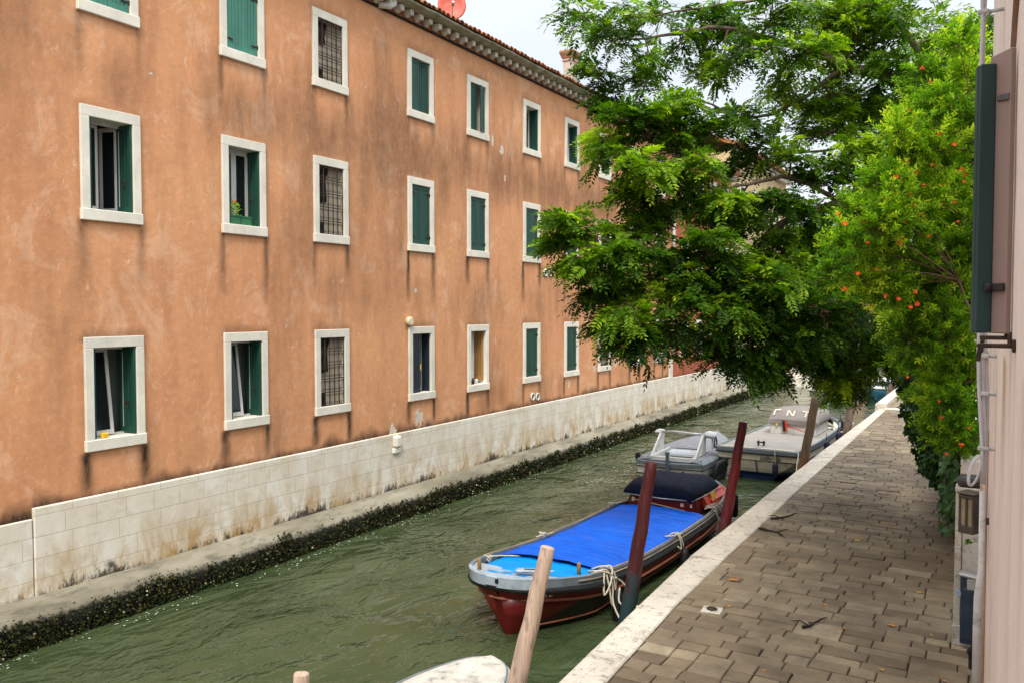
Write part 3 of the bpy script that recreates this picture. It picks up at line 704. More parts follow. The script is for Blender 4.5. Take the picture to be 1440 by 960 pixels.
# ------------------------------------------------------------------ neighbours along the bank
def house(name, label, y0, y1, zt, m, cols, rows, kinds, X=FX, basez=1.9, base=M_BLOCK, depth=10, seed=1):
    off = (X, (y0+y1)/2, .5); h = thing(name, label, 'building', off)
    hl = [(c+.1, c+WW-.1, zb+.1, zt_-.1) for c in cols for zb, zt_ in rows]
    def stf(y, z):
        s = max(0, fb(y*.6, z*.3, 1, seed*9, 4)*.4); d = z-basez
        if d < .3: s = max(s, .8*(1-d/.2))
        for c in cols:
            for zb, _ in rows:
                if 0 < zb-z < .9 and min(abs(y-c), abs(y-c-WW)) < .15: s = max(s, .6*(1-(zb-z)/.9))
        return max(0, min(1, s)), 0
    V, F, ST, PE = wall_grid(y0, y1, 1.5, zt, hl, .3, .3, stf, X)
    me = mesh_from('wall', V, F, m, off=off)
    a = me.attributes.new('stain', 'FLOAT', 'POINT'); a.data.foreach_set('value', np.array(ST, dtype=np.float32)); link('wall', me, h)
    mb = MB(); D = X-depth
    mb.quad((X, y1, .4), (D, y1, .4), (D, y1, zt), (X, y1, zt)); mb.quad((D, y0, .4), (X, y0, .4), (X, y0, zt), (D, y0, zt)); mb.quad((D, y1, .4), (D, y0, .4), (D, y0, zt), (D, y1, zt))
    obj('side_wall', mb, m, h, off)
    obj('inner_wall', MB().box(X-2.6, X-2.5, y0+.1, y1-.1, .5, zt-.1), M_DARK, h, off)
    obj('stone_base', MB().rbox(X-.02, (y0+y1)/2, (basez+.3)/2, .15, y1-y0-.01, basez-.3, .01), base, h, off)
    for i, c in enumerate(cols):
        for j, (zb, zz) in enumerate(rows): make_window(h, c, zb, zz, kinds[(i+j) % len(kinds)], off, X, simple=True)
    mb = MB(); mb.rbox(X+.12, (y0+y1)/2, zt+.1, .5, y1-y0, .25, .03); obj('cornice', mb, M_CORN, h, off)
    mb = MB(); xr = X-depth/2
    mb.slab([(X+.5, y0-.1, zt+.24), (X+.5, y1+.1, zt+.24), (xr, y1+.1, zt+.24+depth*.18), (xr, y0-.1, zt+.24+depth*.18)], (0, 0, 1), .12)
    mb.slab([(xr, y0-.1, zt+.24+depth*.18), (xr, y1+.1, zt+.24+depth*.18), (D-.3, y1+.1, zt+.24), (D-.3, y0-.1, zt+.24)], (0, 0, 1), .12)
    yy = y0
    while yy < y1:
        mb.tube([(X+.54, yy, zt+.36), (X-1.2, yy, zt+.36+1.74*.36)], .085, 8, tint=rnd.random()); yy += .23
    obj('roof', mb, M_TILE, h, off)
    for yy, zz in ((y0, zt), (y1, zt)):
        pass
    return h
house('red_house', 'red plastered house with green shuttered windows joined to the end of the long building', 37.22, 46.6, 11.9, M_RED, [38.3, 40.5, 42.8, 45.0], [(2.75, 4.5), (6.5, 8.3), (9.9, 11.5)], ['closed', 'tilt', 'closed'], seed=2)
yh = house('yellow_house', 'tall ochre yellow house beyond the red house near the steps', 46.65, 60.5, 13.6, M_YELLOW, [48.6, 51.5, 54.4, 57.3], [(2.9, 4.7), (6.6, 8.4), (10.3, 12.1)], ['closed', 'closed', 'open'], X=FX-.05, basez=2.5, base=M_FRAME, seed=3)
yo = yh.location
mb = MB()
y = 46.9
while y < 60.4: mb.rbox(FX+.16, y, 13.5, .28, .16, .2, .02); y += .42
obj('dentil_row', mb, M_BRACK, yh, yo)
# ------------------------------------------------------------------ ground, water, quays
mb = MB(); mb.quad((-900, -900, -.9), (900, -900, -.9), (900, 900, -.9), (-900, 900, -.9)); struct('ground', mb, M_EARTH)
mb = MB(); mb.quad((-13.4, -60, 0), (40, -60, 0), (40, 110, 0), (-13.4, 110, 0)); struct('canal_water', mb, M_WATER)
mb = MB(); mb.box(-300, -13.3, -60, 300, -.8, .42); struct('far_bank', mb, M_EARTH)

# sloping concrete footing under the white base, then the weed
ys = np.arange(-6, 57.2, .3); rings = []
for y in ys:
    w = .06*fb(y*.6, 3, 1, 12); q = .02*fb(y*2.5, 5, 1, 9)
    rings.append([(-13.3, y, .60), (-12.96, y, .60+q*.5), (-12.80+q, y, .55+q), (-12.60+w, y, .46+q), (-12.52+w, y, .40+q), (-12.44+w, y, .2), (-12.38, y, -.4)])
mb = MB().loft(rings, False); struct('quay_footing', mb, M_CONC)

def weed_band():
    N = 56000
    y = 5.2 + (57.0-5.2)*rng.random(N)**1.9
    u = rng.random(N)**.85
    wob = np.array([.06*fb(a*.6, 3, 1, 12) for a in y]); wz = np.array([.10*fb(a*1.7, 8, 1, 4)+.06*fb(a*7, 2, 1, 5) for a in y])
    x = -12.54+wob + .20*u + rng.normal(0, .022, N); z = .43+wz*(1-u*.5) - .52*u + rng.normal(0, .025, N)
    P = np.stack([x, y, z], 1)
    rag = np.array([.16+.30*fb(a*2.3, 6, 1, 4)+.18*fb(a*9, 4, 1, 3) for a in y]); k_ = (u > rag) | (rng.random(N) < .12)
    x, y, z, u = x[k_], y[k_], z[k_], u[k_]; N = len(x); P = np.stack([x, y, z], 1)
    d = rng.normal(0, 1, (N, 3)); d[:, 0] = np.abs(d[:, 0])+.4; d /= np.linalg.norm(d, axis=1)[:, None]
    s = np.cross(d, rng.normal(0, 1, (N, 3))); s /= np.linalg.norm(s, axis=1)[:, None]
    L = (rng.uniform(.022, .06, N)*(.8+y*.022))[:, None]; W = L*rng.uniform(.25, .5, N)[:, None]
    n = np.cross(d, s)*L*.3
    V = np.stack([P, P+d*L*.5+s*W+n, P+d*L, P+d*L*.5-s*W+n], 1).reshape(-1, 3)
    t = rng.random(N)**1.25*.97; t = np.where(rng.random(N) < .03, rng.uniform(.95, 1, N), t*.94); t = np.where(u < .25, np.clip(t*.7+.25, 0, .9), t)
    me = mesh_from('seaweed', V, (np.arange(N*4).reshape(-1, 4)).tolist(), M_WEED, tint=np.repeat(t, 4))
    return tag(link('seaweed', me), kind='stuff')
weed_band()
mb = MB()
for i in range(420):
    y = 6+40*rnd.random()**1.7; x = -12.26+abs(rnd.gauss(0, .16))+.05*fb(y*2, 2, 1, 3); r = rnd.uniform(.004, .014)*(1+y*.02)
    if mn.noise(Vector((y*1.4, 3, 0))) < -.12: continue
    k = rnd.uniform(0, 6); mb.add([(x+r*math.cos(k+q*1.2566)*.7, y+r*math.sin(k+q*1.2566)*1.6, .012) for q in range(5)], [(0,1,2,3,4)])
for i in range(80):           # streaks of foam by the white boat and in mid canal
    y = rnd.uniform(22, 27); x = -9.9-abs(rnd.gauss(0, .5)); r = rnd.uniform(.006, .018)
    mb.add([(x+r*math.cos(q*1.2566)*2.2, y+r*math.sin(q*1.2566), .012) for q in range(5)], [(0,1,2,3,4)])
tag(obj('foam_flecks', mb, M_FOAM), kind='stuff')

# near quay: line of its edge (bends a little at y = 12)
EDGE = [(-12, -3.15), (4, -3.83), (8.0, -4.07), (13.0, -4.33), (24, -4.36), (36.6, -4.24), (60, -4.3), (110, -4.3)]
INNER = [(-12, -2.7), (4, -3.38), (8.3, -3.61), (11.3, -3.77), (20, -3.84), (36.6, -3.93), (60, -4.0), (110, -4.0)]
def lerp(tab, y):
    for (a, u), (b, v) in zip(tab, tab[1:]):
        if y <= b: return u+(v-u)*(y-a)/(b-a)
    return tab[-1][1]
PZ = 1.05
ys = list(np.arange(-12, 110, 1.0))
mb = MB(); mb.loft([[(lerp(EDGE, y)+.06, y, PZ-.16), (lerp(EDGE, y)+.06, y, -.85), (30, y, -.85), (30, y, PZ-.03), (lerp(EDGE, y)+.3, y, PZ-.03)] for y in ys], False, smooth=False); struct('quay', mb, M_QUAYSIDE)
mb = MB(); mb.quad((-3.95, -12, PZ-.026), (28, -12, PZ-.026), (28, 110, PZ-.026), (-4.2, 110, PZ-.026)); struct('pavement_bed', mb, M_JOINT)
# coping slabs
mb = MB(); y = -8.0; r2 = random.Random(3)
while y < 75:
    L = r2.uniform(1.1, 2.3); a, b = y+.006, y+L-.006; up = .20 if y > 36.3 else 0; ex = -.12 if up else 0
    e0, e1, i0, i1 = lerp(EDGE, a)+ex, lerp(EDGE, b)+ex, lerp(INNER, a), lerp(INNER, b); dz = r2.uniform(-.006, .006)+up
    pr = lambda e, i, yy, sh: [(i-.004, yy, PZ-.25), (i-.004, yy, PZ-.012+dz), (i-.02, yy, PZ+.006+dz), (e+.05, yy, PZ+.004+dz), (e+.015, yy, PZ-.012+dz), (e, yy, PZ-.05+dz), (e, yy, PZ-.20)]
    mb.loft([pr(e0, i0, a, 0), pr(e1, i1, b, 0)], True, (True, True), False, 0, r2.uniform(.25, .75)); y += L
struct('quay_coping', mb, M_COPING)
mb = MB(); mb.rbox(-3.75, 36.75, PZ-.02, .5, .35, .12, .01); mb.rbox(-3.3, 36.8, PZ-.05, .6, .3, .14, .01); struct('stone_sill', mb, M_FRAME)
# paving: rows of single stones across the walk
mb = MB(); y = 4.0; r2 = random.Random(9)
while y < 48:
    h = r2.uniform(.21, .29)*(1 if y < 24 else 1.25); x = lerp(INNER, y)+.0; x1 = .9
    first = True
    sk = -.035
    while x < x1:
        w = r2.uniform(.26, .64) if not first else r2.uniform(.15, .5); first = False
        g = r2.uniform(.003, .009); xa, xb = x+g, x+w-g; ya, yb = y+g, y+h-g
        def base(x_, y_): return (x_, y_ + sk*(x_+2) + .015*mn.noise(Vector((x_*.9, y_*.9, 0))))
        z = PZ+r2.uniform(-.007, .006); tx, ty = r2.uniform(-.006, .006), r2.uniform(-.006, .006); b = .012
        q0 = [base(xa, ya), base(xb, ya), base(xb, yb), base(xa, yb)]
        q1 = [base(xa+b, ya+b), base(xb-b, ya+b), base(xb-b, yb-b), base(xa+b, yb-b)]
        jt = lambda: r2.uniform(-.009, .009)
        dd = lambda p: tx*(p[0]-x)/w+ty*(p[1]-y)/h
        cl = lambda p: max(p[0], lerp(INNER, p[1])+.006)
        lo = [(cl(p)+jt()*.4, p[1]+jt(), PZ-.045) for p in q0]
        mid = [(l[0], l[1], z-.011+dd(l)) for l in lo]
        hi = [(max(p[0], lerp(INNER, p[1])+.016)+jt()*.3, p[1]+jt()*.4, z+dd(p)) for p in q1]
        tn = min(1, max(0, r2.gauss(.5, .17)+.22*mn.noise(Vector((x*.5, y*.5, 2)))))
        mb.add(lo+mid+hi, [(0,1,5,4),(1,2,6,5),(2,3,7,6),(3,0,4,7),(4,5,9,8),(5,6,10,9),(6,7,11,10),(7,4,8,11),(8,9,10,11)], False, 0, tn)
        x += w
    y += h
struct('pavement', mb, M_PAVE)

# ------------------------------------------------------------------ the house on the right whose wall runs away from the lens
def WXr(y): return .262-.0368*y           # face of the right-hand wall
HO = (.3, 5, PZ)
ph = thing('pink_house', 'pale pink plastered house wall rising close by on the right edge', 'building', HO)
HOLES = [(4.25, 5.45, 4.75, 6.72)]
ys = sorted(set([round(v, 3) for v in np.arange(-3, 11.2, .1)]+[11.2, 4.25, 5.45])); zs = sorted(set([round(v, 3) for v in np.arange(PZ-.1, 9.7, .15)]+[9.7, 4.75, 6.72]))
V = [(WXr(y)+.004*fb(y*1.5, z*1.5, 1, 3), y, z) for y in ys for z in zs]; nz = len(zs); F = []
for i in range(len(ys)-1):
    for j in range(nz-1):
        ym, zm = (ys[i]+ys[i+1])/2, (zs[j]+zs[j+1])/2
        F.append((i*nz+j, i*nz+j+1, (i+1)*nz+j+1, (i+1)*nz+j))
def stp(x, y, z):
    s = max(0, fb(y*5, z*.25, 1, 50, 4)*.30-.02)
    if z < 4.72:
        for yc, a, w in ((6.6, .95, .28), (5.85, .35, .10), (4.6, .30, .12), (8.6, .4, .2), (9.6, .5, .2)):
            s = max(s, a*math.exp(-((y-yc)/w)**2)*max(0, 1-(4.72-z)/(1.1 if yc > 5.5 else 2.6)))
    return min(1, s)
me = mesh_from('wall', V, F, M_PINK, off=HO); a_ = me.attributes.new('stain', 'FLOAT', 'POINT'); a_.data.foreach_set('value', np.array([stp(*v) for v in V], dtype=np.float32)); link('wall', me, ph)
mb = MB()
mb.quad((WXr(11.2), 11.2, PZ-.1), (9, 11.2, PZ-.1), (9, 11.2, 9.7), (WXr(11.2), 11.2, 9.7)); mb.quad((9, -3, PZ-.1), (WXr(-3), -3, PZ-.1), (WXr(-3), -3, 9.7), (9, -3, 9.7)); mb.quad((9, 11.2, PZ-.1), (9, -3, PZ-.1), (9, -3, 9.7), (9, 11.2, 9.7))
obj('side_wall', mb, M_PINK, ph, HO)
mb = MB(); mb.slab([(WXr(-3)-.35, -3.2, 9.7), (9.2, -3.2, 9.7), (9.2, 11.4, 9.7), (WXr(11.2)-.35, 11.4, 9.7)], (0, 0, 1), .35); obj('roof', mb, M_TILE, ph, HO)
# arched hood line over the opening, seen almost edge on
mb = MB(); pts = []
for k in range(17):
    an = math.pi*(k/16); pts.append((5.0+1.12*math.cos(an), 6.38+.62*math.sin(an)))
mb.loft([[(WXr(y)-.002, y, z), (WXr(y)-.030, y, z), (WXr(y)-.030, 5+(y-5)*1.09, z+.06), (WXr(y)-.002, 5+(y-5)*1.09, z+.06)] for y, z in pts], True, (True, True), False)
obj('arch_trim', mb, mat('brown_trim', (.33, .21, .15), .85), ph, HO)
# iron rests with drop ends under the shutter
for yy, ln, z in ((5.35, .185, 4.855), (5.75, .165, 4.885)):
    mb = MB(); x = WXr(yy); mb.rbox(x-ln/2, yy, z, ln, .03, .024, .005); mb.rbox(x-ln+.012, yy, z-.045, .024, .028, .085, .005, Matrix.Rotation(.12, 3, 'Y')); mb.rbox(x-.03, yy, z+.035, .02, .02, .06, .004); mb.rbox(x-.008, yy, z, .02, .07, .07, .006)
    obj('iron_rest', mb, M_IRON, ph, HO)
# folded shutter beside the opening
hp = at(1421, 300, 4.9); op = at(1392, 300, 5.1); u = Vector((op.x-hp.x, op.y-hp.y, 0)); wd = u.length; u.normalize(); n = Vector((-u.y, u.x, 0))
Mx = Matrix((u, n, Vector((0,0,1)))).transposed(); z0, z1 = 4.91, 6.545
sh = thing('folding_shutter', 'folded window shutter with mauve inner board and dark green outer leaf on the pink wall', 'shutter', (hp.x, hp.y, z0))
so = sh.location.copy()
c = (hp+op)/2; mb = MB(); mb.rbox(c.x, c.y, (z0+z1)/2, wd, .035, z1-z0, .006, Mx); obj('mauve_panel', mb, M_MAUVE, sh, so)
gr = at(1370, 300, 5.12); mid = at(1381, 300, 5.12); wl = (gr-op).length
v = Vector((gr.x-op.x, gr.y-op.y, 0)).normalized(); Mg = Matrix((v, Vector((-v.y, v.x, 0)), Vector((0,0,1)))).transposed()
mb = MB()
nn = Vector((-v.y, v.x, 0))
for k, (f, w, off) in enumerate(((.90, .022, 0), (.70, .020, .012), (.52, .030, .004), (.30, .020, .016))):
    q = op+v*wl*f+nn*off; mb.rbox(q.x, q.y, (z0+z1)/2-.025, w, .05, z1-z0-.05, .004, Mg, 0, (.62, .35, .6, .3)[k])
q = op+v*wl*.5+nn*.05; mb.rbox(q.x, q.y, (z0+z1)/2-.025, wl*.95, .05, z1-z0-.06, .004, Mg, 0, .3)
obj('green_leaf', mb, painted('bottle_green_shutter_paint', (.020, .055, .050), .2, (.12, .14, .12)), sh, so)
for zz in np.linspace(z0+.1, z1-.1, 6):
    mb = MB(); q = op+v*wl*.22+nn*.0; mb.rbox(q.x, q.y, zz, .016, .05, .03, .003, Mg); obj('hinge', mb, M_IRON, sh, so)
fr_n = n if n.dot(Vector((0,-1,0))) > 0 else -n
mb = MB(); q = hp+u*wd*.28+fr_n*.024; mb.rbox(q.x, q.y, 6.275, wd*.55, .012, .04, .005, Mx @ Matrix.Rotation(-.12, 3, 'Y')); obj('strap_hinge', mb, mat('grey_iron', (.13, .125, .12), .6, .3, 20, .3, 70, metal=.3), sh, so)
mb = MB(); q = hp+u*wd*.25+fr_n*.03; mb.rbox(q.x, q.y, 5.18, wd*.5, .02, .045, .005, Mx); q2 = hp+u*wd*.62+fr_n*.02; q2.z = 5.18; mb.tube([q2, q2+fr_n*.05], .026, 10); obj('bolt', mb, mat('dark_bolt_iron', (.03, .027, .025), .6, .3, 20), sh, so)
# cable bundle clipped to the wall, and its spare coil
cab = thing('cable_bundle', 'grey white cables clipped down the pink wall, ending in a loose loop', 'cable', at(1380, 300, 7.0))
mb = MB()
for k in range(3):
    o_ = k*4.2-4
    pts = [at(1382+o_*.8+3*math.sin(i*.9+k), -60+(740)*i/16, 7.0+k*.012) for i in range(17)]
    mb.tube(pts, .015, 6)
obj('cable', mb, M_CABLE, cab, cab.location)
mb = MB(); c0 = at(1371.5, 661, 7.0)
for k in range(3):
    mb.tube([c0+RT*((.036+.006*k)*math.cos(q*math.pi/12)+.035*math.sin(q*math.pi/12))+UP*((.115+.006*k)*math.sin(q*math.pi/12))+FW*.004*k for q in range(25)], .0065, 6, False)
obj('coil', mb, M_CABLE, cab, cab.location)
for yy in (17, 500, 553, 630):
    mb = MB(); p = at(1383, yy, 7.0); w = Vector((WXr(p.y), p.y, p.z)); mb.tube([p+RT*.03, w+Vector((.02, 0, 0))], .016, 8); mb.rbox(p.x, p.y, p.z, .085, .05, .035, .008); obj('clip', mb, M_PIPE, cab, cab.location)
for k, (yy, z0_, z1_, r) in enumerate(((9.3, PZ, 3.9, .022), (10.3, PZ, 4.6, .026))):
    mb = MB(); mb.tube([(WXr(yy)-.03, yy, z0_), (WXr(yy)-.03, yy, z1_)], r, 8); obj('conduit', mb, mat('tan_pipe_%s' % 'ab'[k], (.42, .27, .18) if k else (.5, .36, .27), .7), ph, HO)
mb = MB(); mb.tube([at(1372, 985, 7.2), at(1374, 880, 7.2), at(1375.5, 838, 7.2), at(1380, 800, 7.25), at(1382, 690, 7.3)], [.034, .034, .034, .026, .026], 10); obj('pipe', mb, M_PIPE, ph, HO)
mb = MB(); p = at(1368, 925, 7.9); mb.rbox(p.x, p.y, p.z, .07, .08, .2, .012); p = at(1366.5, 907, 7.85); mb.tube([p, p+Vector((-.03, 0, -.06)), p+Vector((0, 0, -.12))], .015, 6); obj('tap_box', mb, M_RUBBER, ph, HO)
# lantern
lp = at(1364, 748, 8.0); lx = lp.x
lan = thing('wall_lantern', 'dark bronze box lantern with amber panes on the pink wall', 'lamp', lp); lo = lan.location.copy()
mb = MB(); Mr = Matrix.Rotation(R(-27), 3, 'Z')
def lb(dx, dy, dz, sx, sy, sz, b=.006):
    q = Mr @ Vector((dx, dy, 0)); mb.rbox(lp.x+q.x, lp.y+q.y, lp.z+dz, sx, sy, sz, b, Mr)
lb(0, 0, .035, .145, .16, .07); lb(0, 0, .345, .15, .165, .03); lb(.0, .0, .375, .17, .18, .02)
for sx in (-1, 0, 1):
    for sy in (-1, 1): lb(sx*.062, sy*.07, .20, .018, .018, .27, .003)
lb(.062, 0, .2, .018, .13, .27, .003)
obj('case', mb, M_LAMP, lan, lo)
mb = MB(); lb(0, 0, .2, .108, .125, .262, .003); obj('pane', mb, M_LAMPGLASS, lan, lo)
mb = MB(); mb.rbox((lp.x+WXr(lp.y))/2+.06, lp.y+.02, lp.z+.12, abs(WXr(lp.y)-lp.x)+.06, .05, .06, .008); obj('bracket', mb, M_LAMP, lan, lo)
# stone gate post with a dark cap, and the steel sheet standing on it
gp = thing('gate_post', 'speckled pale stone gate post with a grooved edge at the end of the pink wall', 'gate post', (-.3, 11.5, PZ)); go = gp.location.copy()
mb = MB(); gx = -.445
mb.rbox(gx+.04, 11.5, PZ+1.04, .07, .30, 1.60, .006, None, 0, .62); mb.rbox(gx+.20, 11.5, PZ+1.04, .23, .27, 1.60, .006); mb.rbox(gx+.16, 11.5, PZ+.12, .32, .34, .24, .01, None, 0, .35); mb.rbox(gx+.155, 11.5, PZ+1.865, .315, .31, .05, .008, None, 0, .7)
mb.rbox(gx+.04, 11.5, PZ+1.17, .074, .31, .03, .005)
obj('shaft', mb, M_POST, gp, go)
mb = MB(); mb.rbox(gx+.17, 11.54, PZ+1.945, .30, .36, .11, .03); obj('cap', mb, mat('dark_weathered_cap', (.05, .045, .04), .9, .4, 9, .5, 40), gp, go)
pc = thing('metal_cabinet', 'dented dark blue metal cabinet standing against the stone gate post', 'cabinet', (-.25, 11.28, PZ+.06)); po = pc.location.copy()
mb = MB(); mb.rbox(-.27, 11.27, PZ+.47, .19, .12, .80, .012); mb.rbox(-.27, 11.195, PZ+.44, .165, .02, .62, .006); obj('body', mb, M_BLUEMETAL, pc, po)
mb = MB(); mb.rbox(-.285, 11.25, PZ+.885, .21, .16, .04, .014, Matrix.Rotation(.12, 3, 'Y')); mb.rbox(-.24, 11.19, PZ+.79, .12, .02, .13, .008); obj('lid', mb, M_METAL, pc, po)
mb = MB(); mb.rbox(-.385, 11.2, PZ+.69, .05, .03, .035, .01, Matrix.Rotation(.6, 3, 'Y')); mb.rbox(-.37, 11.2, PZ+.66, .03, .03, .06, .01); obj('tape', mb, mat('pale_blue_tape', (.25, .35, .6), .5), pc, po)
# garden wall beyond it
mb = MB()
gw = lambda y: .03-.037*y
mb.loft([[(gw(y), y, PZ-.1), (gw(y), y, 3.0+.02*fb(y, 2, 1, 3)), (gw(y)+.35, y, 3.0), (gw(y)+.35, y, PZ-.1)] for y in np.arange(13.0, 60, .5)], True, (True, True), False)
gwo = obj('garden_wall', mb, M_PINK); tag(gwo, 'garden wall behind the hanging ivy along the pavement', 'wall')

# plate with a ring let into the paving; twigs and leaves lying about
ring = thing('mooring_ring', 'square white stone with an iron ring let into the paving near the kerb', 'mooring ring', (-3.24, 11.18, PZ))
q = Vector((-3.27, 11.02, PZ)); ring.location = q
obj('stone_plate', MB().rbox(0, 0, 0, .26, .24, .035, .006, Matrix.Rotation(.1, 3, 'Z')), M_POST, ring)
mb = MB(); mb.tube([(.06*math.cos(k*math.pi/8), .05*math.sin(k*math.pi/8), .03) for k in range(17)], .012, 6, False); mb.rbox(0, 0, .02, .05, .09, .02, .006); obj('iron_ring', mb, M_IRON, ring)
def ground_pt(px, py):
    d = at(px, py, 1)-Vector((0, 0, ZC)); k = (PZ-ZC)/d.z; return Vector((0, 0, ZC))+d*k
def twig(px, py, px2, py2, lab):
    a, b = ground_pt(px, py), ground_pt(px2, py2); m_ = (a+b)/2+Vector((.08, .1, 0)); o = a.copy(); mb = MB()
    z = Vector((0, 0, .02)); mb.tube([a-o+z, (a+m_)/2-o+z*1.6+Vector((.03, -.05, 0)), m_-o+z, b-o+z*1.3], [.02, .017, .014, .006], 6)
    mb.tube([m_-o+z, m_-o+z*2+Vector((.10, .18, .01)), m_-o+z+Vector((.12, .33, 0))], [.012, .01, .004], 5); mb.tube([(a+m_)/2-o+z, (a+m_)/2-o+z*2+Vector((-.1, .06, 0)), (a+m_)/2-o+z+Vector((-.22, .05, 0))], [.011, .009, .004], 5)
    t = obj('twig', mb, M_DTWIG); t.location = o; tag(t, lab, 'twig', 'dark twigs on the paving')
twig(1068, 744, 1104, 757, 'longer forked dark twig lying on the paving near the kerb')
twig(1084, 730, 1116, 725, 'curved dark twig on the paving just beyond the forked one')
twig(1128, 883, 1136, 877, 'short dark twig in the foreground paving')
spots = [(1031, 816), (1115, 790), (1122, 787), (1150, 726), (1213, 757), (1205, 760), (1186, 884), (1100, 884), (1075, 943), (1328, 958), (1292, 712), (1268, 709), (1327, 708), (1220, 718), (1253, 690), (1150, 699), (1288, 633), (1306, 878), (1254, 880), (1026, 853), (1160, 851), (1292, 833), (1310, 893), (1240, 942), (1180, 775), (1082, 855), (1216, 646), (1180, 686), (1135, 737), (1255, 742)]
lm = None; r3 = random.Random(4)
for i, (px, py) in enumerate(spots):
    p = ground_pt(px, py)
    if i % 3 == 0:
        mb = MB(); L = .055; s = [(-L, 0, .004), (-L*.3, L*.4, .018), (L*.6, L*.3, .012), (L*1.1, 0, .025), (L*.5, -L*.35, .006), (-L*.4, -L*.4, .012)]
        mb.add(s+[(0, 0, .004)], [(k, (k+1) % 6, 6) for k in range(6)], False, 0, r3.uniform(.2, 1)); lm = obj('fallen_leaf', mb, (M_FLEAF, M_YELLOWP, M_DTWIG)[0 if i % 2 == 0 else (i//3) % 3]); o = lm
    else:
        o = lm.copy(); C.objects.link(o)
    sc_ = r3.uniform(.4, 1.1); o.location = p+Vector((0, 0, .006)); o.rotation_euler = (r3.uniform(-.1, .1), r3.uniform(-.1, .1), r3.uniform(0, 6.28)); o.scale = (sc_, sc_, sc_)
    if i == 0: o.scale = (1.6, 1.6, 1.6)
    tag(o, 'small dry leaf fallen on the grey paving stones', 'leaf', 'fallen leaves on the paving')
for px, py in ((1105, 652), (1320, 700)):
    p = ground_pt(px, py)
# ------------------------------------------------------------------ boats
def interp(tab, y):
    if y <= tab[0][0]: return tab[0][1]
    for (a, u), (b, v) in zip(tab, tab[1:]):
        if y <= b:
            t = (y-a)/(b-a); return u+(v-u)*t
    return tab[-1][1]
def smooth_tab(tab, y, k=.18):
    return (interp(tab, y-k)+2*interp(tab, y)+interp(tab, y+k))/4
def knot(c, s=.05, turns=3, seed=0):
    r = random.Random(seed); pts = []
    for i in range(turns*8):
        a = i*math.pi/4; pts.append((c[0]+s*math.cos(a)*(1+.3*r.uniform(-1, 1)), c[1]+s*.7*math.sin(a), c[2]+s*.7*math.sin(a*1.3+r.uniform(-.3, .3))))
    return pts
def rope(name, label, pts, r=.014, m=M_ROPE, group=None, loc=None):
    segs = pts if isinstance(pts[0], list) else [pts]
    loc = Vector(loc or segs[0][0]); mb = MB()
    for s in segs:
        P = [Vector(p)-loc for p in s]; Q = []
        for i in range(len(P)-1):                   # Catmull-Rom
            p0, p1, p2, p3 = P[max(i-1, 0)], P[i], P[i+1], P[min(i+2, len(P)-1)]
            for k in range(4):
                t = k/4; Q.append(.5*((2*p1)+(p2-p0)*t+(2*p0-5*p1+4*p2-p3)*t*t+(3*p1-p0-3*p2+p3)*t**3))
        Q.append(P[-1]); mb.tube(Q, r, 6)
    o = obj(name, mb, m); o.location = loc
    return tag(o, label, 'rope', group)
def fender(label, p, r=.085, L=.5, m=M_RUBBER, tilt=0, cat='fender', group='fenders hung between boats and quay'):
    mb = MB(); pr = [(r*.25, L*.5+.02), (r*.7, L*.5-.02), (r, L*.5-.09), (r, -L*.5+.09), (r*.7, -L*.5+.02), (r*.2, -L*.5)]
    mb.lathe(0, 0, pr[::-1], 12); mb.tube([(0, 0, L*.5), (0, 0, L*.5+.22)], .012, 5)
    o = obj('fender', mb, m); o.location = p; o.rotation_euler = (0, tilt, 0); return tag(o, label, cat, group)

# ---- red work barge with the blue tarpaulin ----
BL = Vector((-6.60, 10.86, 0)); BROT = R(-2.2)
barge = thing('work_barge', 'red and black wooden work barge with grey rails moored along the near quay', 'boat', BL, BROT)
BM = Matrix.Translation(BL) @ Matrix.Rotation(BROT, 4, 'Z')
hwT = [(y, .10+.96*math.sqrt(max(0, 1-(1-y/1.9)**2))**1.05) for y in (0, .03, .06, .12, .2, .3, .45, .7, 1.0, 1.3, 1.6, 1.9)]+[(2.2, 1.065), (4, 1.09), (6.5, 1.07), (8.0, .97), (8.8, .76), (9.25, .42), (9.35, .30)]
ztT = [(0, 1.05), (.6, .96), (1.5, .84), (3, .71), (5, .68), (7, .71), (8.3, .80), (9.35, .92)]
def hw(y): return interp(hwT, y) if y < 1.0 else smooth_tab(hwT, y, .12)
def zt(y): return smooth_tab(ztT, y, .4)
def rake(y, z): return max(0, zt(0)-z)*.42*max(0, 1-y/1.6)**1.3 - max(0, .9-z)*.4*max(0, (y-8)/1.35)
ST = [0, .03, .06, .12, .2, .3, .45, .7, 1.0, 1.3, 1.7, 2.2, 3, 4, 5, 6, 7, 7.6, 8.2, 8.6, 8.9, 9.15, 9.3, 9.35]
def hull_pt(y, f, z):
    w = hw(y)*f; return (w, y+rake(y, z), z)
def band(zf0, zf1, f0, f1, n=3):
    rings = []
    for y in ST:
        r = []
        for i in range(n+1):
            t = i/n; z = zf0(y)+(zf1(y)-zf0(y))*t; r.append(hull_pt(y, f0(y)+(f1(y)-f0(y))*t, z))
        rings.append([(-a, b, c) for a, b, c in r][::-1]+r)
    return rings
bowf = lambda y: max(0, 1-y/1.8)
zs1 = lambda y: zt(y)-.37+.0*bowf(y)
fs1 = lambda y: .95-.15*bowf(y)
mb = MB()
up = band(lambda y: zt(y)-.17, zs1, lambda y: .985, fs1)
for i in range(len(ST)-1):
    n = 4; A, B = up[i], up[i+1]
    for s in (slice(0, n), slice(n, 2*n)):
        mb.loft([A[s], B[s]], False)
    if i == 0: mb.loft([A[0:n], A[n:2*n][::-1]], False)
n = 4; A = up[-1]; mb.loft([A[0:n], A[n:2*n][::-1]], False)
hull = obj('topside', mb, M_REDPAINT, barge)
mb = MB(); rings = []
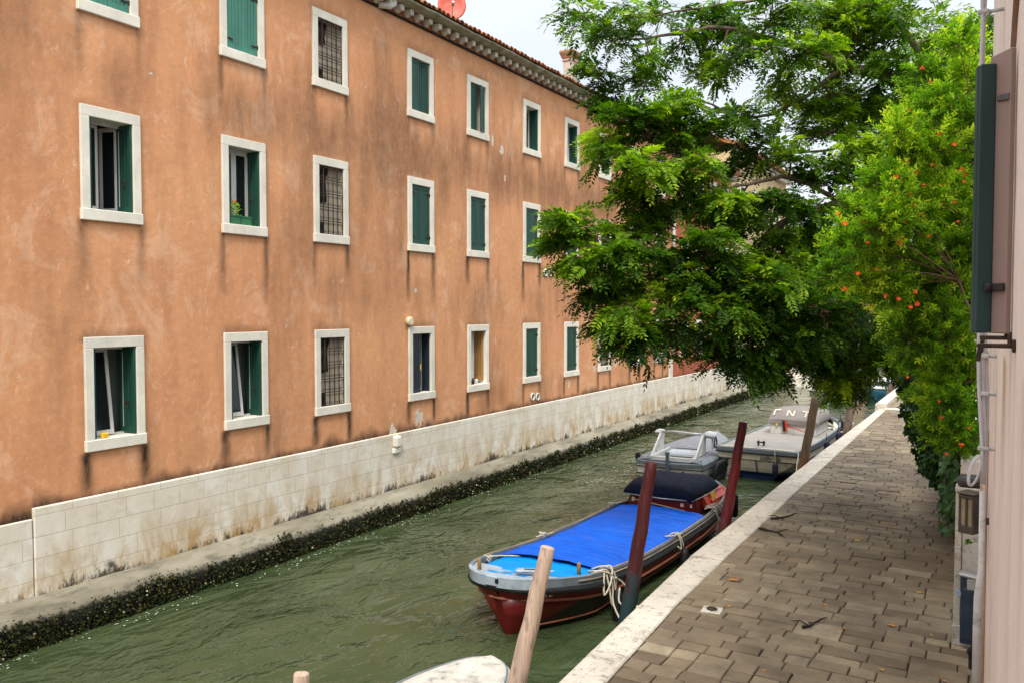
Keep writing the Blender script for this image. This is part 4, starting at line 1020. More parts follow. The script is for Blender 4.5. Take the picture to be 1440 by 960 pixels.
for y in ST:
    r = []
    for z, f in ((zs1(y), fs1(y)), (.34, .88-.34*bowf(y)), (.10, .80-.52*bowf(y)), (-.05, .70-.55*bowf(y)), (-.28, .45-.40*bowf(y)), (-.36, .02)): r.append(hull_pt(y, f, min(z, zs1(y))))
    rings.append([(-a, b, c) for a, b, c in r][::-1]+r)
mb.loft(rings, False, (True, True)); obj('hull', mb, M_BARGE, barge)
def edge_line(zf, ff, y0, y1, out=0.0, n=40, both=True):
    yy = np.linspace(y0, y1, n); R_ = [Vector(hull_pt(y, ff(y), zf(y)))+Vector((out, 0, 0)) for y in yy]; L_ = [Vector((-p.x, p.y, p.z)) for p in R_]
    return L_[::-1]+R_ if both else R_
mb = MB(); mb.tube(edge_line(zs1, fs1, 0, 9.3, .012), .026, 6); obj('strake', mb, M_STRAKE, barge)
mb = MB(); mb.tube(edge_line(lambda y: .115, lambda y: .806-.50*bowf(y), .5, 9.0, .006), .016, 6); obj('boot_stripe', mb, M_STRAKE, barge)
mb = MB(); mb.tube(edge_line(lambda y: zt(y)-.19, lambda y: 1.0, 0, 1.8, .02), .055, 8); mb.tube(edge_line(lambda y: zt(y)-.18, lambda y: 1.0, 1.75, 9.3, .004, both=False), .032, 6)
mb.tube([(-x, y, z) for x, y, z in edge_line(lambda y: zt(y)-.175, lambda y: 1.0, 1.55, 9.3, .004, both=False)], .026, 6); obj('rubbing_band', mb, M_RUBBER, barge)
# grey bulwark rail with a worn cap
mb = MB(); rings = []
yy = [0, .03, .06, .12, .2, .3, .45, .7, 1, 1.3]+list(np.arange(1.7, 9.2, .4))+[9.3, 9.35]
for y in yy:
    w = hw(y); z = zt(y); t = .055; o = (w, y+.0, z-.15); r = [(w, y, z-.16), (w+.012, y, z-.03), (w+.018, y, z), (w-t, y, z+.004), (w-t-.006, y, z-.13)]
    rings.append(r)
kb = 6
mp_ = MB(); mp_.loft(rings[:kb+1], True, (True, True), False); mp_.loft([[(-a, b, c) for a, b, c in r] for r in rings[:kb+1]], True, (True, True), False)
mb.loft(rings[kb:], True, (True, True), False); mb.loft([[(-a, b, c) for a, b, c in r] for r in rings[kb:]], True, (True, True), False)
w0, z0 = hw(0), zt(0)
mp_.rbox(0, .02, z0-.07, w0*2+.04, .07, .165, .02); obj('bow_plate', mp_, M_BOWGREY, barge)
mb.rbox(0, 9.34, zt(9.35)-.07, hw(9.35)*2+.04, .08, .16, .02)
obj('gunwale', mb, M_GREYRAIL, barge)
mb = MB()
for s in (-1, 1):
    mb.tube([(s*(hw(y)-.018), y, zt(y)+.012) for y in np.linspace(1.35, 9.0, 40)], .017, 6, squash=.6)
    mb.tube([(s*(hw(y)+.022), y, zt(y)-.06) for y in np.linspace(1.0, 9.0, 40)], .013, 5)
obj('rail_cap', mb, mat('bare_worn_rail_wood', (.33, .24, .16), .75, .4, 9, .3, 40, stretch=(1, .2, 1), dirt=(.1, .1, .1), dirtamt=.6, dscale=6), barge)
# foredeck plate, chocks, light, bitts
mb = MB(); pl = [(s*(hw(y)-.05), y, zt(y)-.02) for s, y in [(-1, .8), (-1, .5), (-1, .3), (-1, .15), (-1, .06), (1, .06), (1, .15), (1, .3), (1, .5), (1, .8)]]
mb.slab(pl, (0, 0, 1), -.04); obj('foredeck', mb, M_BOWGREY, barge)
mb = MB(); mb.loft([[(x, y0+.08*k, zt(.5)+.02+h*.6) for x, y0, h in ((.08, .52, 0), (.12, .47, .04), (.30, .46, .055), (.5, .6, .05), (.62, .78, 0))] for k in (0, 1)], False, smooth=False); mb.rbox(.34, .58, zt(.5)+.04, .44, .14, .05, .02, Matrix.Rotation(.45, 3, 'Z')); obj('chock', mb, M_BOWGREY, barge)
mb = MB(); mb.rbox(.34, .56, zt(.5)+.068, .17, .04, .012, .004, Matrix.Rotation(.45, 3, 'Z')); obj('chock_slot', mb, M_RUBBER, barge)
mb = MB(); mb.rbox(.10, -.005, z0-.06, .055, .04, .075, .01); obj('bow_light', mb, M_RUBBER, barge)
mb = MB(); mb.rbox(.42, .16, zt(.2)-.07, .32, .02, .10, .004, Matrix.Rotation(.72, 3, 'Z')); obj('number_plate', mb, M_METAL, barge)
for x, y in ((-.44, .33), (.78, 1.35)):
    mb = MB(); mb.tube([(x, y, zt(y)-.05), (x, y, zt(y)+.13), (x, y, zt(y)+.15)], [.032, .032, .026], 10); obj('bitt', mb, M_WOOD, barge)
mb = MB(); mb.loft([[(-.05, .04, .80), (.05, .04, .80), (.05, .16, .76), (-.05, .16, .76)], [(-.035, .40, .35), (.035, .40, .35), (.035, .5, .3), (-.035, .5, .3)], [(-.03, .62, -.1), (.03, .62, -.1), (.03, .72, -.1), (-.03, .72, -.1)]], True, (True, True), False)
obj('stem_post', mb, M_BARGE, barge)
me = text_mesh('TZ', .13, .002, .15); me.materials.append(M_LETTER); o = link('bow_letters', me, barge)
pA, pB = Vector(hull_pt(.34, .93, zt(.3)-.26)), Vector(hull_pt(.6, .93, zt(.5)-.26)); dv = (pB-pA); dv.z = 0; dv.normalize(); nv = Vector((dv.y, -dv.x, -.25)).normalized(); zv = nv.cross(dv) if nv.cross(dv).z > 0 else dv.cross(nv)
o.matrix_local = Matrix.Translation((pA+pB)/2+nv*.035) @ Matrix((dv, zv, dv.cross(zv))).transposed().to_4x4()
# inner deck and sides below the tarps
mb = MB(); mb.loft([[(-hw(y)+.06, y, zt(y)-.14), (hw(y)-.06, y, zt(y)-.14)] for y in np.linspace(.5, 9.1, 30)], False); obj('inner_deck', mb, mat('dark_wet_deck', (.07, .075, .08), .6), barge)
# tarps
def tarp(y0, y1, m, ex, zo, name='tarp', edge=.05, amp=.017, fq=26):
    mb = MB(); rings = []; n = 26
    for y in np.linspace(y0, y1, int((y1-y0)/.035)):
        w = hw(y)-.075-ex; r = []
        for i in range(n+1):
            u = -1+2*i/n
            z = zt(y)+zo+.05*(1-u*u)*(1 if y > 1.6 else .5)+amp*math.sin(y*fq+.8*math.sin(u*3+y))*(1-.5*abs(u))+.030*fb(u*1.6, y*1.1, 1, 5)+.006*fb(u*3, y*9, 1, 7)-.03*max(0, abs(u)-.9)/.1
            r.append((w*u+.008*math.sin(y*9), y+.02*fb(u*3, y0, 1, 2)+.05*math.sin(u*2.2+.6), z))
        rings.append(r)
    mb.loft(rings, False)
    return obj(name, mb, m, barge)
tarp(.34, 1.95, M_CYANTARP, .05, -.05, amp=.006, fq=9)
tarp(1.72, 6.62, M_BLUETARP, .0, .0)
# engine house, canopy, stern
mb = MB(); yc0, yc1 = 6.85, 8.45
mb.loft([[(-.86, yc0, .55), (.76, yc0, .55), (.72, yc1, .6), (-.80, yc1, .6)], [(-.82, yc0+.03, .95), (.70, yc0+.03, .95), (.66, yc1, .95), (-.76, yc1, .95)]], True, (False, True), False)
mb.rbox(0, yc0+.0, .78, 1.2, .03, .26, .01); mb.rbox(-.62, yc0+.0, .78, .1, .05, .34, .01); mb.rbox(.66, yc0, .78, .08, .05, .34, .01)
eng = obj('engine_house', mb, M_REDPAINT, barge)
mb = MB(); mb.loft([[(.70, 7.3, .99), (.88, 7.3, .70), (.86, 8.7, .72), (.70, 8.7, .92)], [(.55, 7.3, 1.02), (.5, 7.3, .72), (.5, 8.7, .72), (.55, 8.7, .96)]], True, (True, True), False); mb.rbox(.72, 8.05, .88, .30, 1.0, .03, .01, Matrix.Rotation(.5, 3, 'Y')); obj('side_hatch', mb, M_ORANGEPAINT, barge)
mb = MB(); mb.rbox(.80, 7.75, .90, .015, .26, .16, .004, Matrix.Rotation(-.3, 3, 'Y')); obj('yellow_label', mb, M_YELLOWP, eng)
mb = MB(); mb.tube([(-.7, yc0-.04, .83), (.5, yc0-.04, .70)], .014, 6); mb.rbox(-.72, yc0-.02, .82, .08, .03, .10, .01); mb.rbox(.42, yc0-.02, .82, .08, .03, .08, .01); mb.rbox(.62, yc0-.02, .82, .05, .03, .08, .01); obj('boat_hook', mb, M_LETTER, eng)
mb = MB(); L = []
prof = [(-.92, .0), (-.95, .12), (-.86, .31), (-.72, .385), (-.3, .40), (-.1, .40), (.2, .40), (.46, .385), (.60, .31), (.73, .12), (.70, .0)]
for i, y in enumerate([6.72, 6.78, 7.0, 7.25, 7.5, 7.8, 8.1, 8.3, 8.42]):
    s = [.30, .74, .93, 1.0, 1.0, 1.0, .96, .86, .5][i]; wv = .02*math.sin(i*2.1)
    L.append([(x*(1-.06*(1-s))+.012*math.sin(i*3+x*7), y, .94+.02*(y > 8.2)+z*s*.80+.012*math.sin(i*1.7+x*5)*(z > .1)) for x, z in prof])
mb.loft(L, True, (True, True)); obj('canopy', mb, M_NAVY, barge)
mb = MB(); mb.tube([(-.90, 6.72, .95), (0, 6.69, .94), (.69, 6.74, .95), (.73, 7.4, .95), (.72, 8.3, .97), (.5, 8.46, .98)], .015, 6); mb.tube([(-.90, 6.72, .95), (-.94, 7.5, .95), (-.9, 8.4, .97)], .015, 6); mb.tube([(.73, 7.6, .96), (.70, 7.62, 1.05), (.5, 7.2, 1.2)], .010, 5); obj('canopy_trim', mb, M_METAL, barge)
for x, z in ((.0, 0),):
    pass
# ropes lashed to the barge, fenders beside it
def bw(x, y, z): return BM @ Vector((x, y, z))
A = bw(1.06, 2.35, .82)
bw0 = lambda x, y, z: bw(x, y-.45, z)
rope('mooring_rope', 'pale rope coiled over the barge rail and tied to the foremost dark red pole', [[bw0(.78, 2.1, .80), bw0(.95, 2.0, .86), bw0(1.07, 2.1, .84), bw0(1.14, 2.3, .72), bw0(1.18, 2.35, .42), bw0(1.26, 2.3, .55), bw0(1.3, 2.2, .36), (-4.82, 12.05, .45)],
   [bw0(.8, 2.2, .81), bw0(1.0, 2.25, .88), bw0(1.12, 2.4, .74), bw0(1.15, 2.45, .34), bw0(1.18, 2.2, .28), bw0(1.14, 2.15, .62), bw0(1.05, 2.2, .85)], [bw0(.95, 1.95, .83), bw0(1.08, 2.15, .86), bw0(1.13, 2.3, .6), bw0(1.2, 2.2, .3), (-4.9, 11.95, .22)], [bw0(.9, 2.3, .82), bw0(1.06, 2.4, .85), bw0(1.15, 2.2, .66), bw0(1.13, 2.0, .5), bw0(1.08, 2.1, .82)], [bw0(1.16, 2.35, .7), bw0(1.3, 2.5, .45), (-4.72, 11.5, .15), (-4.35, 11.1, .9)]], .016)
rope('lashing_rope', 'rope lashing hanging from the barge rail between the two red poles', [[bw(.95, 4.7, .70), bw(1.05, 4.75, .77), bw(1.14, 4.8, .68), bw(1.16, 4.85, .45), bw(1.13, 4.75, .52)], [bw(1.0, 4.9, .72), bw(1.1, 4.85, .75), bw(1.17, 4.9, .56), bw(1.15, 5.0, .40)], [bw(.92, 4.6, .72), bw(1.08, 4.6, .75), bw(1.12, 5.0, .72)]], .015)
rope('lashing_rope', 'bunched pale rope at the barge stern beside the farther red pole', [[bw(.8, 7.3, .76), bw(1.0, 7.0, .80), bw(1.08, 7.1, .75), bw(1.12, 7.2, .4), bw(1.14, 7.3, .1)], [bw(.9, 6.9, .78), bw(1.06, 7.2, .80), bw(1.13, 7.4, .6), bw(1.2, 7.3, .42), bw(1.16, 7.1, .55), bw(1.08, 7.0, .76)], [bw(.85, 7.1, .78), bw(1.0, 7.4, .80), bw(1.1, 7.55, .66), bw(1.16, 7.5, .35)]], .016)
rope('lashing_rope', 'knotted rope on the far barge rail nearest the bow', [[bw(*p) for p in knot((-.93, 1.32, .83), .06, 3, 1)], [bw(-1.02, 1.1, .83), bw(-.9, 1.45, .84), bw(-.55, 1.75, .82)]], .013)
rope('lashing_rope', 'knotted rope midway along the far barge rail', [[bw(*p) for p in knot((-1.07, 3.4, .74), .06, 3, 2)], [bw(-1.1, 3.2, .74), bw(-.95, 3.6, .75)]], .013)
rope('lashing_rope', 'small knot on the far barge rail by the canopy', [[bw(*p) for p in knot((-1.06, 6.4, .74), .05, 3, 3)], [bw(-1.08, 6.3, .74), bw(-.8, 6.9, .78)]], .012)
fender('black fender hanging under the coiled pale mooring rope', bw(1.20, 1.9, .22), .085, .55)
fender('black fender between the barge and the quay midway along it', bw(1.19, 4.95, .18), .085, .5)
fender('black fender at the barge stern beyond the farther red pole', bw(1.03, 8.55, .55), .085, .55)
fender('black fender beside the barge rope bunch near the stern', bw(1.2, 7.35, .22), .085, .5)

# ---- white motor boat beyond it, transom towards us ----
wb = thing('motor_boat', 'small white motor boat with grey decks and an open cockpit seen from its stern', 'boat', (-8.36, 23.75, 0), R(2))
hwW = [(0, .96), (.15, 1.02), (.8, 1.06), (2, 1.06), (3.2, .98), (4.3, .72), (5.1, .38), (5.6, .06)]
ztW = lambda y: .60+.012*y*y*.35
hW = lambda y: smooth_tab(hwW, y, .15)
mb = MB(); rings = []
Yw = [0, .1, .3, .8, 1.4, 2, 2.7, 3.3, 3.9, 4.5, 5.0, 5.4, 5.6]
for y in Yw:
    w, z = hW(y), ztW(y); r = [(w, y, z-.10), (w*.985, y, z-.24), (w*.97, y, .24), (w*.86, y, .02), (w*.5, y, -.16), (.01, y, -.22)]
    rings.append([(-a, b, c) for a, b, c in r][::-1]+r)
mb.loft(rings, False, (True, False)); obj('hull', mb, M_WHITEBOAT, wb)
mb = MB(); rings = []
for y in Yw:
    w, z = hW(y)+.02, ztW(y); rings.append([(w, y-.02*(y == 0), z-.14), (w+.01, y-.02*(y == 0), z-.03), (w-.03, y, z), (w-.1, y, z), (w-.05, y, z-.14)])
mb.loft(rings, True, (True, True), False); mb.loft([[(-a, b, c) for a, b, c in r] for r in rings], True, (True, True), False)
mb.loft([[(x, -.03+.02*abs(x), .60-.14-.04*(1-abs(x))), (x, -.04+.02*abs(x), .60-.03-.04*(1-abs(x))), (x, .05, .60-.03*(1-abs(x))), (x, .05, .46)] for x in np.linspace(-.97, .97, 9)], True, (True, True), False)
obj('gunwale', mb, M_GREYRAIL, wb)
mb = MB()
for k in (.41, .20): mb.tube([(x, -.045, k+.0-.02*(1-abs(x))) for x in np.linspace(-.98, .98, 9)]+[(hW(y)+.02, y, ztW(y)-.19 if k > .3 else .2) for y in np.arange(.2, 4.6, .4)], .018, 6)
obj('rubbing_band', mb, M_RUBBER, wb)
mb = MB()       # deck round the cockpit opening
for s in (-1, 1): mb.loft([[(s*(hW(y)-.06), y, ztW(y)+.003), (s*.62, y, ztW(y)+.035)] for y in np.arange(.02, 2.2, .2)], False)
mb.loft([[(-hW(y)+.06, y, ztW(y)+.003), (-.3*hW(y), y, ztW(y)+.07), (.3*hW(y), y, ztW(y)+.07), (hW(y)-.06, y, ztW(y)+.003)] for y in np.arange(2.0, 5.55, .25)], False)
mb.loft([[(-.9, y, .605), (.9, y, .605)] for y in (.02, .28)], False)
obj('deck', mb, M_GREYDECK, wb)
mb = MB(); mb.rbox(-.62, 1.1, .60, .07, 1.7, .20, .02); mb.rbox(.62, 1.1, .60, .07, 1.7, .20, .02); mb.rbox(0, .28, .60, 1.2, .07, .18, .02); mb.quad((-.6, .3, .2), (.6, .3, .2), (.6, 2.0, .2), (-.6, 2.0, .2)); mb.box(-.6, .6, 1.98, 2.02, .2, .66); obj('cockpit', mb, M_WHITEBOAT, wb)
mb = MB(); mb.rbox(.05, 1.55, .60, 1.05, .62, .12, .03)
for k in range(4): mb.rbox(-.33+k*.25, 1.5, .665, .22, .42, .015, .005)
obj('engine_cover', mb, mat('pale_blue_grey_cover', (.50, .54, .58), .5, .1, 4), wb)
mb = MB()
for s in (-1, 1):
    mb = MB(); mb.slab([(s*.64, .34, .64), (s*.64, .62, .64), (s*.63, 1.42, 1.22), (s*.63, 1.24, 1.26)], (s, 0, 0), .05); obj('side_panel', mb, M_WHITEBOAT, wb)
    mb = MB(); mb.slab([(s*.64, .95, .66), (s*.64, 1.5, .66), (s*.63, 1.56, 1.2), (s*.63, 1.40, 1.2)], (s, 0, 0), .04); obj('side_panel', mb, M_WHITEBOAT, wb)
mb = MB(); mb.tube([(-.72, 1.35, 1.25), (-.3, 1.32, 1.29), (.3, 1.32, 1.26), (.72, 1.40, 1.24)], .035, 8); obj('top_bar', mb, M_METAL, wb)
M_PAD = mat('pale_grey_padding', (.46, .47, .47), .8, .15, 4, .2, 30)
mb = MB(); mb.rbox(.78, 1.62, 1.22, .34, .55, .16, .06, Matrix.Rotation(.12, 3, 'Y')); mb.rbox(.88, 1.7, 1.02, .06, .42, .42, .025); obj('padded_cover', mb, M_PAD, wb)
mb = MB(); mb.rbox(-.76, 1.5, 1.24, .26, .4, .12, .05); obj('padded_cover', mb, M_PAD, wb)
mb = MB(); pts = [(.925, 1.7+.15*math.cos(k*math.pi/8), .98+.15*math.sin(k*math.pi/8)) for k in range(17)]; mb.tube(pts, .02, 6, False); obj('port_ring', mb, M_RUBBER, wb)
mb = MB(); mb.rbox(-.02, -.10, .42, .09, .10, .86, .015); mb.rbox(-.02, -.1, .86, .12, .12, .05, .01); obj('rudder_post', mb, mat('blue_grey_post', (.09, .12, .15), .5), wb)
mb = MB()
for x in (-.78, .82): mb.tube([(x-.1, .16, .63), (x-.08, .16, .68), (x+.08, .2, .68), (x+.1, .2, .63)], .014, 6); mb.tube([(x-.02, .12, .62), (x+.02, .2, .69), (x+.06, .3, .62)], .012, 6)
obj('cleat', mb, M_METAL, wb)
mb = MB(); mb.tube([(.42, -.02, .30), (.42, -.06, .30)], .04, 10); obj('exhaust', mb, M_RUBBER, wb)
mb = MB(); mb.rbox(-1.04, .25, .62, .14, .14, .26, .03); mb.tube([(1.12, 4.1, .5), (1.12, 4.1, .92)], .05, 8); obj('rubber_block', mb, M_RUBBER, wb)
for k in range(4):
    mb = MB(); y = .7+.26*k; c = Vector((-8.36+1.20, 23.75+y, .27))
    mb.tube([(.10*math.sin(q*math.pi/10)*.35, .24*math.cos(q*math.pi/10)*.6+.07*math.sin(q*math.pi/10), .27*math.sin(q*math.pi/10)) for q in range(21)], .065, 8, False)
    o = obj('tyre', mb, M_RUBBER); o.location = c; tag(o, 'black tyre hung as a fender on the quay side of the white motor boat', 'tyre', 'tyres on the white boat')
bk = thing('red_crate', 'small red crate standing behind the barge canopy under the white stern', 'crate', (-7.33, 20.15, .62)); mb = MB()
for s in (-1, 1): mb.rbox(s*.2, 0, .16, .02, .34, .3, .005); mb.rbox(0, s*.16, .22, .42, .02, .16, .005)
for k in range(5): mb.rbox(-.16+.08*k, -.165, .08, .03, .02, .2, .004)
mb.rbox(0, -.02, .33, .5, .3, .03, .008); obj('box', mb, M_REDPAINT, bk)
mb = MB(); mb.tube([(-9.0, 20.05, .85), (-7.9, 20.0, 1.0), (-7.1, 19.95, 1.1)], .018, 6); oar = obj('oar', mb, M_WOOD, off=(-8, 20, 1)); oar.location = (-7.6, 20.2, .86); oar.scale = (.5, 1, 1); tag(oar, 'wooden oar lying across the red crate', 'oar')
# ---- grey covered work boat with the square bow ----
tb = thing('cargo_boat', 'grey flat bowed cargo boat with a canvas covered cabin and writing on its bow', 'boat', (-6.22, 25.25, 0), R(-1.5))
hwK = [(0, 1.17), (.6, 1.2), (2, 1.24), (5, 1.22), (7, 1.10), (8.0, .85), (8.6, .5)]
hK = lambda y: smooth_tab(hwK, y, .2)
zK = lambda y: .93-.05*min(1, y/3)+.03*max(0, y-6)
YK = [0, .3, .8, 1.5, 2.5, 4, 5.5, 6.8, 7.6, 8.2, 8.6]
mb = MB(); rings = []
for y in YK:
    w, z = hK(y), zK(y); b = max(0, 1-y/1.6)
    kz = .06*b-.3*(1-b); yb = y+.55*b
    r = [(w*.985, y, z-.13), (w*.975, y+.02*b, .60-.06*(1-b)), (w*(.97-.04*b), y+.04*b, .57-.2*(1-b)), (w*(.90-.22*b), y+.12*b, .33-.33*(1-b)), (w*.5*(1-.1*b), y+.20*b, .18*b-.18*(1-b)), (.004, y+.26*b, kz)]
    rings.append([(-a, b_, c) for a, b_, c in r][::-1]+r)
mb.loft(rings, False, smooth=False)
A = rings[0]; n = len(A)//2
mb.loft([A[:n], A[n:][::-1]], False, smooth=False)
for k in range(len(mb.f)): pass
obj('hull', mb, M_CREAM, tb)
mb = MB(); rings = []
for y in YK:
    b = max(0, 1-y/1.6); w = hK(y); r = [(w*(.92-.30*b), y+.14*b, .22-.12*(1-b)), (w*.52*(1-.1*b)+.01, y+.22*b, .12*b-.2*(1-b)), (.004, y+.27*b, -.32)]
    rings.append([(-a*1.015, b_, c) for a, b_, c in r][::-1]+[(a*1.015, b_, c) for a, b_, c in r])
mb.loft(rings, False, (True, True)); obj('bottom', mb, M_BLUEBOT, tb)
mb = MB(); mb.tube([(0, -.012, .60), (0, .02, .50), (0, .13, .28), (0, .26, .05)], .018, 6); mb.tube([(-hK(0)*.98, .0, .585), (-.5, .045, .575), (0, .05, .57), (.5, .045, .575), (hK(0)*.98, 0, .585)], .014, 6); obj('stem_seam', mb, M_DARK, tb)
def rail(mb, zo0, zo1, out, y0=0, t=.05):
    rings = [[(hK(y)+out, y, zK(y)+zo0), (hK(y)+out+.01, y, zK(y)+zo1), (hK(y)+out-t, y, zK(y)+zo1), (hK(y)-t, y, zK(y)+zo0)] for y in YK]
    mb.loft(rings, True, (True, True), False); mb.loft([[(-a, b, c) for a, b, c in r] for r in rings], True, (True, True), False)
mb = MB(); rail(mb, -.13, 0, .02); mb.rbox(0, -.02, zK(0)-.065, hK(0)*2+.06, .07, .125, .012); mb.rbox(0, 8.6, zK(8.6)-.08, hK(8.6)*2, .06, .16, .012); obj('gunwale', mb, M_GREYRAIL, tb)
mb = MB(); mb.rbox(0, -.035, zK(0)-.145, hK(0)*2+.02, .05, .035, .008)
for s in (-1, 1): mb.tube([(s*(hK(y)+.02), y, zK(y)-.15) for y in np.linspace(0, 8.5, 30)], .026, 6); mb.tube([(s*(hK(y)+.025), y, zK(y)-.36) for y in np.linspace(1.2, 8.5, 30)], .018, 6)
obj('rubbing_band', mb, M_RUBBER, tb)
mb = MB(); mb.loft([[(-hK(y)+.04, y, zK(y)-.03), (0, y, zK(y)+.03), (hK(y)-.04, y, zK(y)-.03)] for y in np.linspace(.05, 5.9, 16)], False); obj('deck', mb, M_BEIGEDECK, tb)
mb = MB(); mb.rbox(0, .06, zK(0)+.012, 2.2, .10, .02, .004); obj('bow_board', mb, M_LETTER, tb)
mb = MB(); mb.loft([[(-hK(y)+.05, y, .55), (hK(y)-.05, y, .55)] for y in np.linspace(5.8, 8.55, 8)], False); mb.box(-1.05, 1.05, 5.86, 5.9, .5, .9); obj('well', mb, mat('grey_well', (.28, .29, .29), .6), tb)
mb = MB(); mb.rbox(-.08, .55, 1.0, .05, .07, .20, .01); mb.rbox(.08, .55, 1.0, .05, .07, .20, .01); mb.rbox(0, .55, 1.05, .26, .04, .04, .01); obj('bitt', mb, M_IRON, tb)
# cabin
mb = MB(); mb.rbox(.16, 4.75, 1.07, 1.5, 1.9, .42, .03); mb.rbox(.22, 3.78, 1.06, .03, .03, .36, .006); cabin = obj('cabin', mb, M_WHITEBOAT, tb)
mb = MB(); prof = [(-.88, .0), (-.92, .12), (-.80, .46), (-.66, .56), (-.2, .60), (.3, .60), (.75, .55), (.90, .44), (.98, .12), (.94, 0)]; L = []
for y, s in ((3.70, .30), (3.74, .42), (3.98, .90), (4.1, 1.0), (4.6, 1.02), (5.2, 1.0), (5.6, .92), (5.74, .5)): L.append([(.16+(x-.03)*(.88+.03*s), y+.015*math.sin(x*6), 1.24+.74*z*s+.008*math.sin(y*5+x*4)) for x, z in prof])
mb.loft(L, True, (True, True)); cv = obj('canvas_cover', mb, M_CANVAS, tb)
mb = MB()       # the three painted capitals on the sloping front of the cover
o0 = Vector((.10, 3.84, 1.47)); ux = Vector((1, 0, 0)); uy = Vector((0, .26, .22)).normalized(); un = ux.cross(uy)
def stroke(x0, y0, x1, y1, w=.045):
    a, b = o0+ux*x0+uy*y0+un*.055, o0+ux*x1+uy*y1+un*.055; d = (b-a).normalized(); p = un.cross(d)*w/2
    mb.slab([a-p, b-p, b+p, a+p], un, .004)
h = .23
let = lambda: obj('letter', mb, M_LETTER, cv)
stroke(-.56, -.02, -.54, h); stroke(-.56, h, -.36, h+.005); let(); mb = MB()                                                  # first capital, its arm to the right
stroke(-.13, -.02, -.11, h); stroke(-.10, h, .06, -.02); stroke(.07, -.02, .09, h); let(); mb = MB()                          # N
stroke(.46, -.04, .48, h-.02); stroke(.34, h-.02, .60, h-.03)                                                   # T
let()
mb = MB(); mb.rbox(-.33, 3.72, 1.22, .06, .02, .12, .005); obj('latch', mb, M_YELLOWP, cabin)
me = text_mesh('Jolly', .21, .002, .35); me.materials.append(M_DKLETTER); o = link('boat_name', me, tb); o.location = (.28, -.004, .668); o.rotation_euler = (R(90), 0, 0)
for x in (-.62, .62):
    mb = MB(); mb.lathe(0, 0, [(.001, 0), (.10, 0), (.10, .012), (.05, .018), (.001, .018)], 16); o = obj('bow_eye', mb, mat('eye_gold_%d' % (x > 0), (.22, .18, .09), .6), tb); o.location = (x, -.002, .67); o.rotation_euler = (R(90), 0, 0); o.scale = (1, .55, 1)
br = thing('broom', 'red broom with a black brush leaning on the cargo boat cabin front', 'broom', (-6.15, 28.85, .9)); bo = br.location.copy()
a, b = Vector((-6.13, 28.93, 1.17)), Vector((-5.32, 28.80, .98))
mb = MB(); mb.tube([a, b], .016, 6); mb.rbox(a.x-.02, a.y, a.z+.01, .06, .06, .34, .01, Matrix.Rotation(-.12, 3, 'Y')); obj('handle', mb, M_ORANGEPAINT, br, bo)
mb = MB(); mb.rbox(a.x-.085, a.y, a.z-.01, .08, .09, .36, .015, Matrix.Rotation(-.12, 3, 'Y')); obj('brush', mb, M_RUBBER, br, bo)
fender('dark purple fender hanging on a rope from the square bow of the cargo boat', (-5.62, 25.08, .38), .085, .42, M_PURPLE)
rope('mooring_rope', 'pale rope dropping from the cargo boat bow to its purple fender', [(-5.75, 25.5, .97), (-5.68, 25.2, .99), (-5.64, 25.1, .85), (-5.62, 25.06, .6)], .013)
rope('mooring_rope', 'rope looped from the cargo boat bow corner round the brown pole', [[(-5.15, 25.6, .95), (-5.0, 25.2, .90), (-4.95, 24.7, .55), (-4.86, 24.3, .42)], [(-4.95, 24.2, .45), (-4.75, 24.0, .40), (-4.6, 24.1, .45), (-4.7, 24.35, .48), (-4.9, 24.3, .45)]], .014)
rope('mooring_rope', 'tangled pale rope at the cargo boat stern quarter', [[(-5.3, 30.6, .95), (-5.1, 30.9, 1.05), (-4.95, 31.1, .8), (-4.7, 31.3, .8), (-4.4, 31.5, 1.1)], [(-5.3, 31.0, 1.0), (-5.0, 30.8, 1.05), (-5.05, 31.3, .95), (-4.8, 31.2, .75)], [(-5.5, 31.0, .95), (-5.2, 31.3, 1.06), (-5.0, 31.0, .85)]], .022)
for y, z, l_ in ((28.9, .55, 'dark purple fender on the quay side of the cargo boat nearest its bow'), (31.2, .55, 'dark purple fender on the quay side of the cargo boat under the tangled rope'), (32.9, .75, 'upper black fender at the stern end of the cargo boat')):
    fender(l_, (-4.86 if y < 32 else -5.05, y, z), .10, .5, M_PURPLE if y < 32 else M_RUBBER)
mb = MB(); mb.rbox(-5.7, 32.6, 1.0, .8, .7, .06, .02, Matrix.Rotation(-.35, 3, 'X')); mb.box(-6.1, -5.3, 32.3, 32.9, .6, .9); 
sb = obj('stern_box', mb, M_RUBBER, tb, None)
inv = (Matrix.Translation(tb.location) @ Matrix.Rotation(tb.rotation_euler.z, 4, 'Z')).inverted(); sb.matrix_parent_inverse = inv

# ---- pale covered boat in the foreground ----
cb = thing('covered_boat', 'small boat under a worn pale cover at the bottom edge below the barge', 'boat', (-5.52, 9.12, 0), 0)
hwC = [(0, .10), (.06, .22), (.18, .34), (.4, .47), (.8, .62), (1.5, .76), (3, .82), (4.5, .78)]
mb = MB(); mc = MB(); Yc = [0, .03, .08, .16, .3, .5, .8, 1.2, 1.8, 2.6, 3.5, 4.5]; ra, rb = [], []
for y in Yc:
    w = interp(hwC, y); z = .60-.02*min(1, y)
    r = [(w+.02, -y, z-.05), (w*.97, -y, z-.2), (w*.8, -y-.25, .0), (.01, -y-.35, -.2)]; ra.append([(-a, b, c) for a, b, c in r][::-1]+r)
    rb.append([(-w-.03, -y+.02, z-.10), (-w-.025, -y+.02, z-.01), (-w*.85, -y, z+.035), (-w*.3, -y, z+.06+.012*fb(y*3, 1, 1, 2)), (w*.3, -y, z+.058+.012*fb(y*3, 4, 1, 2)), (w*.85, -y, z+.035), (w+.025, -y+.02, z-.01), (w+.03, -y+.02, z-.10)])
